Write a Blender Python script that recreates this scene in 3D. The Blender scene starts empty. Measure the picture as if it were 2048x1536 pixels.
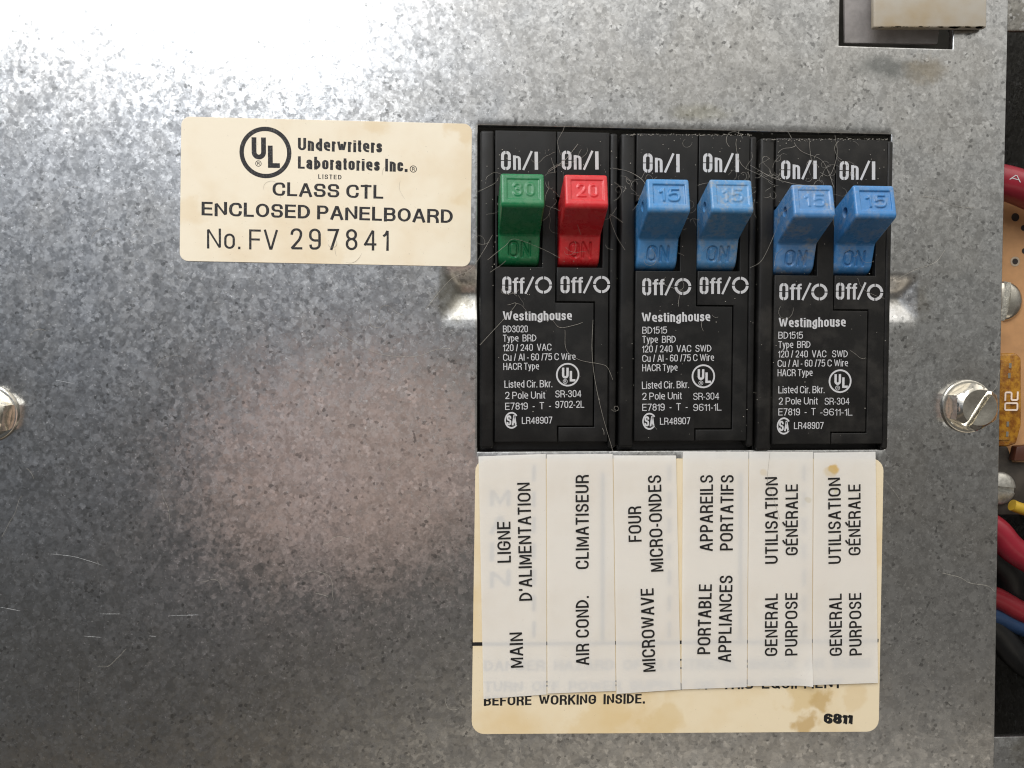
import bpy, bmesh, math, random
import numpy as np
from mathutils import Matrix, Vector
from mathutils.geometry import tessellate_polygon

# ------------------------------------------------------------------ camera, light, exposure
C = bpy.context.scene
D = 151.0                      # camera height above the cover plate, mm
F = 1650.0                     # focal length in photo pixels (2048 wide)
PITCH, YAW, ROLL = math.radians(-2.0377), math.radians(-3.9417), math.radians(0.016)
MM = 0.001


def rot3(a, b, c):
    return (Matrix.Rotation(a, 3, 'X') @ Matrix.Rotation(b, 3, 'Y') @ Matrix.Rotation(c, 3, 'Z'))


RC = rot3(PITCH, YAW, ROLL)
UPRIGHT = Matrix(((1, 0, 0), (0, 0, -1), (0, 1, 0)))     # plate frame (x right, y up, z out) -> upright in the world


def W(x, y, z):
    """plate millimetres -> world metres (plate stands upright, facing -Y)"""
    return Vector((x * MM, -z * MM, y * MM))


cam_data = bpy.data.cameras.new('camera')
cam = bpy.data.objects.new('camera', cam_data)
C.collection.objects.link(cam)
cam_data.sensor_width = 36.0
cam_data.lens = F / 2048 * 36.0
cam_data.clip_start = 0.005
cam_data.clip_end = 50.0
cam.matrix_world = Matrix.Translation(W(0, 0, D)) @ (UPRIGHT @ RC).to_4x4()
C.camera = cam

world = bpy.data.worlds.new('World')
C.world = world
world.use_nodes = True
wt = world.node_tree
bg = wt.nodes['Background']
tc = wt.nodes.new('ShaderNodeTexCoord')
sep = wt.nodes.new('ShaderNodeSeparateXYZ')
wt.links.new(tc.outputs['Generated'], sep.inputs[0])
mr = wt.nodes.new('ShaderNodeMapRange')
mr.inputs['From Min'].default_value = -1.0
mr.inputs['From Max'].default_value = 1.0
wt.links.new(sep.outputs['Z'], mr.inputs['Value'])


def wramp(stops):
    r = wt.nodes.new('ShaderNodeValToRGB')
    while len(r.color_ramp.elements) < len(stops):
        r.color_ramp.elements.new(0.5)
    for e, (p, c) in zip(r.color_ramp.elements, stops):
        e.position = (p + 1) / 2
        e.color = (*c, 1)
    wt.links.new(mr.outputs[0], r.inputs[0])
    return r


# a dim room: floor side, dark middle where the viewer stands, ceiling brightened as added fill
left = wramp([(-1, (.10, .09, .08)), (-.62, (.10, .09, .08)), (-.50, (.24, .20, .155)), (-.43, (.085, .075, .062)), (-.36, (.068, .069, .068)), (-.10, (.112, .118, .126)),
              (.10, (.27, .29, .325)), (.27, (.74, .77, .82)), (.40, (1.1, 1.12, 1.15)), (.52, (1.80, 1.74, 1.66)), (.88, (1.55, 1.5, 1.42)), (1, (.4, .4, .38))])
right = wramp([(-1, (.10, .09, .08)), (-.62, (.12, .11, .10)), (-.52, (.9, .8, .66)), (-.45, (.80, .71, .59)), (-.405, (.36, .325, .28)), (-.36, (.135, .13, .12)), (-.14, (.165, .155, .14)),
               (.10, (.30, .295, .275)), (.27, (.62, .60, .555)), (.40, (.85, .82, .76)), (.52, (1.80, 1.73, 1.61)), (.88, (1.55, 1.48, 1.37)), (1, (.4, .4, .38))])
mx = wt.nodes.new('ShaderNodeMapRange')
mx.interpolation_type = 'SMOOTHSTEP'
mx.inputs['From Min'].default_value = -.30
mx.inputs['From Max'].default_value = .32
wt.links.new(sep.outputs['X'], mx.inputs['Value'])
mixw = wt.nodes.new('ShaderNodeMix')
mixw.data_type = 'RGBA'
wt.links.new(mx.outputs[0], mixw.inputs['Factor'])
wt.links.new(left.outputs[0], mixw.inputs['A'])
wt.links.new(right.outputs[0], mixw.inputs['B'])
wt.links.new(mixw.outputs['Result'], bg.inputs['Color'])
bg.inputs['Strength'].default_value = 1.0


def area(name, pos, target, sx, sy, radiance, color, shape='RECTANGLE'):
    ld = bpy.data.lights.new(name, 'AREA')
    ld.shape = shape
    ld.size, ld.size_y = sx * MM, sy * MM
    a = sx * sy * 1e-6 * (math.pi / 4 if shape in ('DISK', 'ELLIPSE') else 1)
    ld.energy = radiance * a * math.pi
    ld.color = color
    o = bpy.data.objects.new(name, ld)
    C.collection.objects.link(o)
    p, t = W(*pos), W(*target)
    o.location = p
    o.rotation_euler = (t - p).to_track_quat('-Z', 'Y').to_euler()
    return o


area('window_light', (-240, 520, 520), (-10, 20, 0), 430, 560, 6.0, (.975, .985, 1.0))
area('hand_bounce', (-38, -42, 172), (-20, -24, 0), 120, 84, .44, (1.0, .68, .56), 'ELLIPSE')
area('side_bounce', (70, -45, 190), (35, -20, 0), 120, 70, .06, (1.0, .80, .66), 'ELLIPSE')

C.view_settings.view_transform = 'Standard'
C.view_settings.look = 'None'
C.view_settings.exposure = 0.0
C.view_settings.gamma = 1.0
C.view_settings.use_curve_mapping = False
C.render.engine = 'CYCLES'
C.cycles.use_denoising = True
C.cycles.denoiser = 'OPENIMAGEDENOISE'
C.cycles.denoising_input_passes = 'RGB_ALBEDO_NORMAL'
C.cycles.denoising_prefilter = 'ACCURATE'
C.cycles.max_bounces = 8
C.cycles.filter_width = 1.15


# ------------------------------------------------------------------ geometry helpers
def at(px, py, z=0.0):
    """photo pixel -> plate millimetres on the plane z"""
    r = RC @ Vector(((px - 1024) / F, (768 - py) / F, -1.0))
    t = (D - z) / -r.z
    return r.x * t, r.y * t


def at3(px, py, z=0.0):
    x, y = at(px, py, z)
    return (x, y, z)


class MB:
    """mesh builder in plate millimetres"""

    def __init__(self):
        self.v, self.f = [], []

    def add(self, verts, faces):
        n = len(self.v)
        self.v += [tuple(p) for p in verts]
        self.f += [tuple(i + n for i in f) for f in faces]
        return self

    def box(self, x0, x1, y0, y1, z0, z1):
        v = [(x, y, z) for z in (z0, z1) for y in (y0, y1) for x in (x0, x1)]
        return self.add(v, [(0, 2, 3, 1), (4, 5, 7, 6), (0, 1, 5, 4), (2, 6, 7, 3), (0, 4, 6, 2), (1, 3, 7, 5)])

    def prism(self, pts, z0, z1):
        n = len(pts)
        v = [(x, y, z0) for x, y in pts] + [(x, y, z1) for x, y in pts]
        f = [tuple(range(n))[::-1], tuple(range(n, 2 * n))]
        f += [(i, (i + 1) % n, n + (i + 1) % n, n + i) for i in range(n)]
        return self.add(v, f)

    def disc(self, cx, cy, r, z, n=32, ry=None):
        ry = ry or r
        return self.add([(cx + r * math.cos(2 * math.pi * i / n), cy + ry * math.sin(2 * math.pi * i / n), z) for i in range(n)],
                        [tuple(range(n))])

    def ring(self, cx, cy, r0, r1, z, a0=0, a1=2 * math.pi, n=48, sy=1.0, ux=(1, 0)):
        uy = (-ux[1], ux[0])
        full = abs(a1 - a0 - 2 * math.pi) < 1e-6
        m = n if full else n + 1
        v = []
        for i in range(m):
            a = a0 + (a1 - a0) * i / n
            for r in (r0, r1):
                p, q = r * math.cos(a), r * sy * math.sin(a)
                v.append((cx + p * ux[0] + q * uy[0], cy + p * ux[1] + q * uy[1], z))
        f = [(2 * i, 2 * i + 1, 2 * ((i + 1) % m) + 1, 2 * ((i + 1) % m)) for i in range(n)]
        return self.add(v, f)

    def tube(self, path, r, n=10, cap=True):
        P = [Vector(p) for p in path]
        k = len(P)
        v, up = [], Vector((0.31, 0.17, 1)).normalized()
        for i in range(k):
            d = (P[min(i + 1, k - 1)] - P[max(i - 1, 0)])
            d = d.normalized() if d.length > 1e-9 else Vector((1, 0, 0))
            a = d.cross(up)
            a = a.normalized() if a.length > 1e-6 else d.orthogonal().normalized()
            b = a.cross(d)
            rr = r(i / (k - 1)) if callable(r) else r
            v += [tuple(P[i] + a * rr * math.cos(2 * math.pi * j / n) + b * rr * math.sin(2 * math.pi * j / n)) for j in range(n)]
        f = [(i * n + j, i * n + (j + 1) % n, (i + 1) * n + (j + 1) % n, (i + 1) * n + j) for i in range(k - 1) for j in range(n)]
        if cap:
            f += [tuple(range(n))[::-1], tuple((k - 1) * n + j for j in range(n))]
        return self.add(v, f)

    def lathe(self, cx, cy, prof, n=48):
        """profile of (r, z) turned about the outward axis"""
        v, m = [], len(prof)
        for r, z in prof:
            v += [(cx + r * math.cos(2 * math.pi * j / n), cy + r * math.sin(2 * math.pi * j / n), z) for j in range(n)]
        f = [(i * n + j, i * n + (j + 1) % n, (i + 1) * n + (j + 1) % n, (i + 1) * n + j) for i in range(m - 1) for j in range(n)]
        f += [tuple((m - 1) * n + j for j in range(n))]
        return self.add(v, f)


def mesh_of(name, mb, origin=(0, 0, 0)):
    o = W(*origin)
    me = bpy.data.meshes.new(name)
    me.from_pydata([W(*p) - o for p in mb.v], [], mb.f)
    me.validate()
    return me


def finish(me, mat, smooth=None, recalc=True):
    if recalc:
        bm = bmesh.new()
        bm.from_mesh(me)
        bmesh.ops.recalc_face_normals(bm, faces=bm.faces)
        bm.to_mesh(me)
        bm.free()
    if mat:
        me.materials.clear()
        me.materials.append(mat)
    if smooth is not None:
        for p in me.polygons:
            p.use_smooth = True
        me.set_sharp_from_angle(angle=math.radians(smooth))


ORIG = {}


def obj(name, mb, mat, parent=None, origin=None, smooth=None, recalc=True, bevel=0, segs=2):
    """link a builder (or mesh) as ONE object; parts are built in plate mm and hang under their thing"""
    top = parent
    while top is not None and top.parent is not None:
        top = top.parent
    og = ORIG.get(top.name) if top is not None else (origin or (0, 0, 0))
    me = mesh_of(name, mb, og) if isinstance(mb, MB) else mb
    if bevel:
        bm = bmesh.new()
        bm.from_mesh(me)
        bmesh.ops.remove_doubles(bm, verts=bm.verts, dist=1e-7)
        bmesh.ops.recalc_face_normals(bm, faces=bm.faces)
        es = [e for e in bm.edges if len(e.link_faces) == 2 and e.calc_face_angle(0) > math.radians(35)]
        bmesh.ops.bevel(bm, geom=es, offset=bevel * MM, segments=segs, profile=.5, affect='EDGES', clamp_overlap=True)
        bm.to_mesh(me)
        bm.free()
        smooth = smooth or 40
    finish(me, mat, smooth, recalc)
    o = bpy.data.objects.new(name, me)
    C.collection.objects.link(o)
    if parent is not None:
        o.parent = parent
    else:
        o.location = W(*og)
        ORIG[o.name] = og
    return o


def tag(o, label, cat, group=None):
    o['label'] = label
    o['category'] = cat
    if group:
        o['group'] = group
    return o


def thing(name, label, cat, origin, group=None):
    o = bpy.data.objects.new(name, None)
    C.collection.objects.link(o)
    o.empty_display_size = .01
    o.location = W(*origin)
    ORIG[o.name] = origin
    return tag(o, label, cat, group)


def structure(o):
    o['kind'] = 'structure'
    return o


def cut(me, cutter):
    """boolean difference of two meshes, both in the same local frame"""
    a = bpy.data.objects.new('tmp_a', me)
    b = bpy.data.objects.new('tmp_b', cutter)
    C.collection.objects.link(a)
    C.collection.objects.link(b)
    m = a.modifiers.new('b', 'BOOLEAN')
    m.operation, m.solver, m.object = 'DIFFERENCE', 'EXACT', b
    bpy.context.view_layer.update()
    dg = bpy.context.evaluated_depsgraph_get()
    out = bpy.data.meshes.new_from_object(a.evaluated_get(dg))
    bpy.data.objects.remove(a)
    bpy.data.objects.remove(b)
    return out


def rounded_poly(pts, closed=True, n=6):
    """pts: (x, y[, r]); corners with r are rounded with radius r, limited by the sides"""
    out, m = [], len(pts)
    for i, p in enumerate(pts):
        r = p[2] if len(p) > 2 else 0
        if not r or (not closed and i in (0, m - 1)):
            out.append((p[0], p[1]))
            continue
        a, b = pts[i - 1], pts[(i + 1) % m]

        def lim(q, k):
            L = math.hypot(q[0] - p[0], q[1] - p[1])
            sharp = len(q) < 3 or not q[2] or (not closed and k in (0, m - 1))
            return L if sharp else L / 2
        t = min(r, lim(a, (i - 1) % m), lim(b, (i + 1) % m))
        da = Vector((a[0] - p[0], a[1] - p[1])).normalized()
        db = Vector((b[0] - p[0], b[1] - p[1])).normalized()
        P = Vector((p[0], p[1]))
        q0, q3 = P + da * t, P + db * t
        q1, q2 = P + da * t * .4477, P + db * t * .4477
        for k in range(n + 1):
            s = k / n
            q = q0 * (1 - s) ** 3 + q1 * 3 * s * (1 - s) ** 2 + q2 * 3 * s * s * (1 - s) + q3 * s ** 3
            if not out or math.hypot(out[-1][0] - q.x, out[-1][1] - q.y) > 1e-6:
                out.append((q.x, q.y))
    return out


def catmull(pts, n=8):
    P = [Vector(p) for p in pts]
    P = [P[0] * 2 - P[1]] + P + [P[-1] * 2 - P[-2]]
    out = []
    for i in range(1, len(P) - 2):
        for k in range(n):
            t = k / n
            a, b, c, d = P[i - 1:i + 3]
            out.append(tuple(.5 * (2 * b + (c - a) * t + (2 * a - 5 * b + 4 * c - d) * t * t + (3 * b - a - 3 * c + d) * t ** 3)))
    out.append(tuple(P[-2]))
    return out


# ------------------------------------------------------------------ a sans stroke alphabet (u, v in a cap-height box)
R = 9
X = .74
GL = {
    'A': (.92, [[(0, 0), (.44, 1), (.56, 1), (1, 0)], [(.17, .3), (.83, .3)]]),
    'B': (.86, [[(0, 0), (0, 1), (.95, 1, R), (.95, .53, R), (.5, .53)], [(.5, .53), (0, .53)], [(0, .53), (1, .53, R), (1, 0, R), (0, 0)]]),
    'C': (.9, [[(1, .76), (1, 1, R), (0, 1, R), (0, 0, R), (1, 0, R), (1, .24)]]),
    'D': (.88, [[(0, 0), (0, 1), (1, 1, R), (1, 0, R), (0, 0)]]),
    'E': (.78, [[(1, 1), (0, 1), (0, 0), (1, 0)], [(0, .52), (.92, .52)]]),
    'F': (.74, [[(0, 0), (0, 1), (1, 1)], [(0, .5), (.9, .5)]]),
    'G': (.93, [[(1, .72), (1, 1, R), (0, 1, R), (0, 0, R), (1, 0, R), (1, .47), (.56, .47)]]),
    'H': (.86, [[(0, 0), (0, 1)], [(1, 0), (1, 1)], [(0, .52), (1, .52)]]),
    'I': (0, [[(.5, 0), (.5, 1)]]),
    'K': (.88, [[(0, 0), (0, 1)], [(.96, 1), (0, .36)], [(.36, .6), (1, 0)]]),
    'L': (.72, [[(0, 1), (0, 0), (1, 0)]]),
    'M': (1.02, [[(0, 0), (0, 1), (.5, .06), (1, 1), (1, 0)]]),
    'N': (.88, [[(0, 0), (0, 1), (1, 0), (1, 1)]]),
    'O': (.95, [[(.5, 1), (1, 1, R), (1, 0, R), (0, 0, R), (0, 1, R), (.5, 1)]]),
    'P': (.82, [[(0, 0), (0, 1), (1, 1, R), (1, .45, R), (.5, .45)], [(.5, .45), (0, .45)]]),
    'Q': (.95, [[(.5, 1), (1, 1, R), (1, 0, R), (0, 0, R), (0, 1, R), (.5, 1)], [(.6, .25), (1, 0)]]),
    'R': (.86, [[(0, 0), (0, 1), (1, 1, R), (1, .48, R), (.5, .48)], [(.5, .48), (0, .48)], [(.45, .48), (1, .48, R), (1, 0)]]),
    'S': (.84, [[(.97, .80), (.97, 1, R), (.02, 1, R), (.02, .53, R), (1, .5, R), (1, 0, R), (0, 0, R), (0, .20)]]),
    'T': (.78, [[(0, 1), (1, 1)], [(.5, 0), (.5, 1)]]),
    'U': (.86, [[(0, 1), (0, 0, R), (1, 0, R), (1, 1)]]),
    'V': (.88, [[(0, 1), (.45, 0), (.55, 0), (1, 1)]]),
    'W': (1.25, [[(0, 1), (.25, 0), (.5, .97), (.75, 0), (1, 1)]]),
    'Y': (.86, [[(0, 1), (.5, .45), (1, 1)], [(.5, .45), (.5, 0)]]),
    'Z': (.8, [[(0, 1), (1, 1), (0, 0), (1, 0)]]),
    '0': (.74, [[(.5, 1), (1, 1, R), (1, 0, R), (0, 0, R), (0, 1, R), (.5, 1)]]),
    '1': (.36, [[(0, .74), (.5, .80), (1, 1), (1, 0)]]),
    '2': (.74, [[(.02, .78), (.02, 1, R), (1, 1, R), (1, .56, .3), (0, 0), (1, 0)]]),
    '3': (.74, [[(.03, .81), (.03, 1, R), (.96, 1, R), (.96, .54, R), (.42, .54)], [(.42, .54), (1, .54, R), (1, 0, R), (0, 0, R), (0, .19)]]),
    '4': (.78, [[(.78, 0), (.78, 1), (0, .26)], [(0, .26), (1, .26)]]),
    '5': (.74, [[(.92, 1), (.1, 1), (.03, .52)], [(.05, .54), (.25, .64, .2), (1, .64, R), (1, 0, R), (0, 0, R), (0, .12)]]),
    '6': (.74, [[(.96, .86), (.96, 1, R), (0, 1, R), (0, 0, R), (1, 0, R), (1, .57, R), (.5, .57)], [(.5, .57), (0, .57)]]),
    '7': (.72, [[(0, 1), (1, 1), (.3, 0)]]),
    '8': (.74, [[(.5, .53), (.96, .53, R), (.96, 1, R), (.04, 1, R), (.04, .53, R), (.5, .53)],
                [(.5, .53), (1, .53, R), (1, 0, R), (0, 0, R), (0, .53, R), (.5, .53)]]),
    '9': (.74, [[(.04, .14), (.04, 0, R), (1, 0, R), (1, 1, R), (0, 1, R), (0, .43, R), (.5, .43)], [(.5, .43), (1, .43)]]),
    'a': (.66, [[(.05, .62), (.05, X, R), (.93, X, R), (.93, 0)], [(.93, .41), (0, .41, R), (0, 0, R), (.93, 0, R), (.93, .2)]]),
    'b': (.68, [[(0, 1), (0, 0)], [(0, X), (1, X, R), (1, 0, R), (0, 0)]]),
    'c': (.62, [[(1, .60), (1, X, R), (0, X, R), (0, 0, R), (1, 0, R), (1, .14)]]),
    'd': (.68, [[(1, 1), (1, 0)], [(1, X), (0, X, R), (0, 0, R), (1, 0)]]),
    'e': (.68, [[(0, .38), (1, .38)], [(1, .38), (1, X, R), (0, X, R), (0, 0, R), (.92, 0)]]),
    'f': (.40, [[(.5, 0), (.5, 1, R), (1, 1)], [(0, X), (1, X)]]),
    'g': (.68, [[(1, X), (1, -.26, R), (0, -.26, R), (0, -.13)], [(1, X), (0, X, R), (0, 0, R), (1, 0)]]),
    'h': (.66, [[(0, 0), (0, 1)], [(0, .45), (0, X, R), (1, X, R), (1, 0)]]),
    'i': (0, [[(.5, 0), (.5, X - .05)], [None, (.5, .93), (.5, 1.05)]]),
    'k': (.64, [[(0, 0), (0, 1)], [(.95, X), (0, .25)], [(.38, .44), (1, 0)]]),
    'l': (0, [[(.5, 0), (.5, 1)]]),
    'n': (.66, [[(0, 0), (0, X)], [(0, .45), (0, X, R), (1, X, R), (1, 0)]]),
    'o': (.68, [[(.5, X), (1, X, R), (1, 0, R), (0, 0, R), (0, X, R), (.5, X)]]),
    'p': (.68, [[(0, -.26), (0, X)], [(0, X), (1, X, R), (1, 0, R), (0, 0)]]),
    'r': (.40, [[(0, 0), (0, X)], [(0, .38), (0, X, R), (1, X)]]),
    's': (.60, [[(.95, .63), (.95, X, R), (.03, X, R), (.03, .40, R), (1, .37, R), (1, 0, R), (0, 0, R), (0, .11)]]),
    't': (.38, [[(.42, .92), (.42, 0, .2), (1, 0)], [(0, X), (1, X)]]),
    'u': (.66, [[(1, 0), (1, X)], [(0, X), (0, 0, R), (1, 0, R), (1, .3)]]),
    'w': (.95, [[(0, X), (.26, 0), (.5, X * .95), (.74, 0), (1, X)]]),
    'y': (.66, [[(0, X), (.5, 0)], [(1, X), (.5, -.02), (.35, -.26, .2), (.05, -.26)]]),
    '.': (0, [[(.5, 0), (.5, .015)]]), ',': (.1, [[(.5, .0), (.5, .015)], [(.5, 0), (0, -.12)]]),
    "'": (0, [[(.5, .85), (.5, 1)]]), '-': (.34, [[(0, .36), (1, .36)]]),
    '/': (.42, [[(0, -.02), (1, 1.02)]]),
    '\u00c9': (.78, [[(1, 1), (0, 1), (0, 0), (1, 0)], [(0, .52), (.92, .52)], [(.35, 1.17), (.75, 1.30)]]),
}


def glyph_strokes(s, h, sw, total=None, gap=.17, space=.42):
    """strokes of a string in mm from (0,0); total squeezes it to that width"""
    def lay(k):
        x, st = 0.0, []
        for ch in s:
            if ch == ' ':
                x += space * h * k
                continue
            w, strokes = GL[ch]
            wd = max(w * h * k, sw)
            for pl in strokes:
                q = []
                for p in pl:
                    if p is None:
                        q.append(None)
                        continue
                    c = [x + sw / 2 + p[0] * (wd - sw) if w else x + sw / 2, sw / 2 + p[1] * (h - sw)]
                    if len(p) > 2:
                        c.append(p[2] if p[2] < 5 else h * .5)
                        if p[2] < 5:
                            c[2] *= h
                    q.append(tuple(c))
                st.append(q)
            x += wd + gap * h * max(k, .5)
        return x - gap * h * max(k, .5), st
    if total is None:
        return lay(1.0)
    lo, hi = .15, 3.0
    for _ in range(30):
        m = (lo + hi) / 2
        if lay(m)[0] < total:
            lo = m
        else:
            hi = m
    return lay(lo)


HY = 1.0


def ribbon(mb, pts, sw, fn, cap=True):
    """flat ribbon along a polyline; fn maps (a, b) in text space to plate mm"""
    P = [Vector(p) for p in pts]
    hy = HY
    P = [p for i, p in enumerate(P) if i == 0 or (p - P[i - 1]).length > 1e-5]
    if len(P) < 2:
        return
    closed = (P[0] - P[-1]).length < 1e-4
    if closed:
        P = P[:-1]
    elif cap:
        P[0] = P[0] + (P[0] - P[1]).normalized() * sw / 2
        P[-1] = P[-1] + (P[-1] - P[-2]).normalized() * sw / 2
    k, v, f = len(P), [], []
    rows = []
    for i in range(k):
        a = P[i] - P[i - 1] if (i or closed) else P[1] - P[0]
        b = P[(i + 1) % k] - P[i] if (i < k - 1 or closed) else a
        a, b = a.normalized(), b.normalized()
        na, nb = Vector((-a.y, a.x)), Vector((-b.y, b.x))
        m = na + nb
        c = m.length / 2
        if c > .5:
            m = m.normalized() / c * sw / 2
            rows.append((P[i] + m, P[i] - m))
        else:                         # very sharp corner: blunt it
            turn = a.x * b.y - a.y * b.x
            mm_ = (m.normalized() if m.length > 1e-6 else na) * sw / 2 / max(c, .35)
            if turn > 0:
                rows.append((P[i] + mm_, P[i] - na * sw / 2))
                rows.append((P[i] + mm_, P[i] - nb * sw / 2))
            else:
                rows.append((P[i] + na * sw / 2, P[i] - mm_))
                rows.append((P[i] + nb * sw / 2, P[i] - mm_))
    n = len(rows)
    if hy != 1:                       # level strokes a little thinner than the stems
        rows = [(Vector((l.x, (l.y + r.y) / 2 + (l.y - r.y) / 2 * hy)), Vector((r.x, (l.y + r.y) / 2 + (r.y - l.y) / 2 * hy))) for l, r in rows]
    for l, r in rows:
        v += [fn(l.x, l.y), fn(r.x, r.y)]
    for i in range(n if closed else n - 1):
        j = (i + 1) % n
        f.append((2 * i, 2 * i + 1, 2 * j + 1, 2 * j))
    mb.add(v, f)


def text(mb, s, p0, p1, hpx, weight=.13, z=0.0, gap=.17, space=.42, plane=None):
    global HY
    HY = .70 if weight > .15 else .90
    """write s from photo point p0 (start of baseline) to p1 (end), cap height hpx, on the plane z"""
    zp = plane if plane is not None else z
    a, b = Vector(at(*p0, zp)), Vector(at(*p1, zp))
    u = (b - a).normalized()
    up = Vector((-u.y, u.x))
    scale = (b - a).length / math.hypot(p1[0] - p0[0], p1[1] - p0[1])
    h = hpx * scale
    sw = h * weight
    _, st = glyph_strokes(s, h, sw, (b - a).length, gap, space)
    for i, pl in enumerate(st):
        dz = (i % 5) * .003
        bare = pl[0] is None
        ribbon(mb, rounded_poly(pl[1:] if bare else pl, closed=False), sw,
               lambda x, y, dz=dz: (a.x + u.x * x + up.x * y, a.y + u.y * x + up.y * y, z + dz), cap=not bare)
    HY = 1.0


def stencil_o(mb, x0, y0, x1, y1, z, sw, gap, r=None):
    """tall letter O broken by four stencil bridges; pixel box"""
    ax, ay = at(x0, y1, z)
    bx, by = at(x1, y0, z)
    sc = (bx - ax) / (x1 - x0)
    sw, gap = sw * sc, gap * sc
    cx, cy = (ax + bx) / 2, (ay + by) / 2
    hw, hh = (bx - ax) / 2 - sw / 2, (by - ay) / 2 - sw / 2
    for sx in (-1, 1):
        for sy in (-1, 1):
            pl = [(cx + sx * gap / 2, cy + sy * hh), (cx + sx * hw, cy + sy * hh, r or hw * .95), (cx + sx * hw, cy + sy * gap / 2)]
            ribbon(mb, rounded_poly(pl, closed=False), sw, lambda a, b: (a, b, z), cap=False)


# ------------------------------------------------------------------ materials
def new_mat(name):
    m = bpy.data.materials.new(name)
    m.use_nodes = True
    nt = m.node_tree
    return m, nt, nt.nodes['Principled BSDF']


class NT:
    def __init__(self, nt):
        self.nt = nt
        t = nt.nodes.new('ShaderNodeTexCoord')
        mp = nt.nodes.new('ShaderNodeMapping')
        mp.inputs['Scale'].default_value = (1000, 1000, 1000)      # textures work in millimetres
        nt.links.new(t.outputs['Object'], mp.inputs['Vector'])
        self.co = mp.outputs[0]

    def link(self, a, b):
        self.nt.links.new(a, b)

    def noise(self, scale, detail=3, rough=.55, vec=None, out='Fac', dist=0):
        n = self.nt.nodes.new('ShaderNodeTexNoise')
        n.inputs['Scale'].default_value = scale
        n.inputs['Detail'].default_value = detail
        n.inputs['Roughness'].default_value = rough
        n.inputs['Distortion'].default_value = dist
        self.link(vec or self.co, n.inputs['Vector'])
        return n.outputs[out]

    def voronoi(self, scale, vec=None, out='Color', feature='F1'):
        n = self.nt.nodes.new('ShaderNodeTexVoronoi')
        n.feature = feature
        n.inputs['Scale'].default_value = scale
        self.link(vec or self.co, n.inputs['Vector'])
        return n.outputs[out]

    def vmath(self, op, a, b):
        n = self.nt.nodes.new('ShaderNodeVectorMath')
        n.operation = op
        for i, q in enumerate((a, b)):
            if isinstance(q, (tuple, list)):
                n.inputs[i].default_value = q
            elif isinstance(q, (int, float)):
                n.inputs['Scale'].default_value = q
            elif q is not None:
                self.link(q, n.inputs[i])
        return n.outputs[0] if op not in ('LENGTH', 'DISTANCE') else n.outputs['Value']

    def math(self, op, a, b=None, clamp=False):
        n = self.nt.nodes.new('ShaderNodeMath')
        n.operation = op
        n.use_clamp = clamp
        for i, q in enumerate((a, b)):
            if q is None:
                continue
            if isinstance(q, (int, float)):
                n.inputs[i].default_value = q
            else:
                self.link(q, n.inputs[i])
        return n.outputs[0]

    def range(self, v, a, b, c=0., d=1.):
        n = self.nt.nodes.new('ShaderNodeMapRange')
        n.interpolation_type = 'SMOOTHSTEP'
        for k, q in (('From Min', a), ('From Max', b), ('To Min', c), ('To Max', d)):
            n.inputs[k].default_value = q
        self.link(v, n.inputs['Value'])
        return n.outputs[0]

    def mix(self, fac, a, b, kind='MIX'):
        n = self.nt.nodes.new('ShaderNodeMix')
        n.data_type = 'RGBA'
        n.blend_type = kind
        for k, q in (('Factor', fac), ('A', a), ('B', b)):
            if isinstance(q, (int, float)):
                n.inputs[k].default_value = q
            elif isinstance(q, (tuple, list)):
                n.inputs[k].default_value = (*q, 1)
            else:
                self.link(q, n.inputs[k])
        return n.outputs['Result']

    def bump(self, h, dist_mm, strength=1., normal=None):
        n = self.nt.nodes.new('ShaderNodeBump')
        n.inputs['Strength'].default_value = strength
        n.inputs['Distance'].default_value = dist_mm * MM
        self.link(h, n.inputs['Height'])
        if normal is not None:
            self.link(normal, n.inputs['Normal'])
        return n.outputs[0]


def simple(name, col, rough=.5, metal=0., var=.12, nscale=.35, bump=0., bscale=3., spec=.5):
    m, nt, b = new_mat(name)
    N = NT(nt)
    f = N.noise(nscale, 4, .6)
    dark = tuple(c * (1 - var) for c in col)
    lite = tuple(min(c * (1 + var), 1) for c in col)
    N.link(N.mix(N.range(f, .3, .7), dark, lite), b.inputs['Base Color'])
    b.inputs['Roughness'].default_value = rough
    b.inputs['Metallic'].default_value = metal
    b.inputs['Specular IOR Level'].default_value = spec
    if bump:
        N.link(N.bump(N.noise(bscale, 3), bump), b.inputs['Normal'])
    return m


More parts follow.
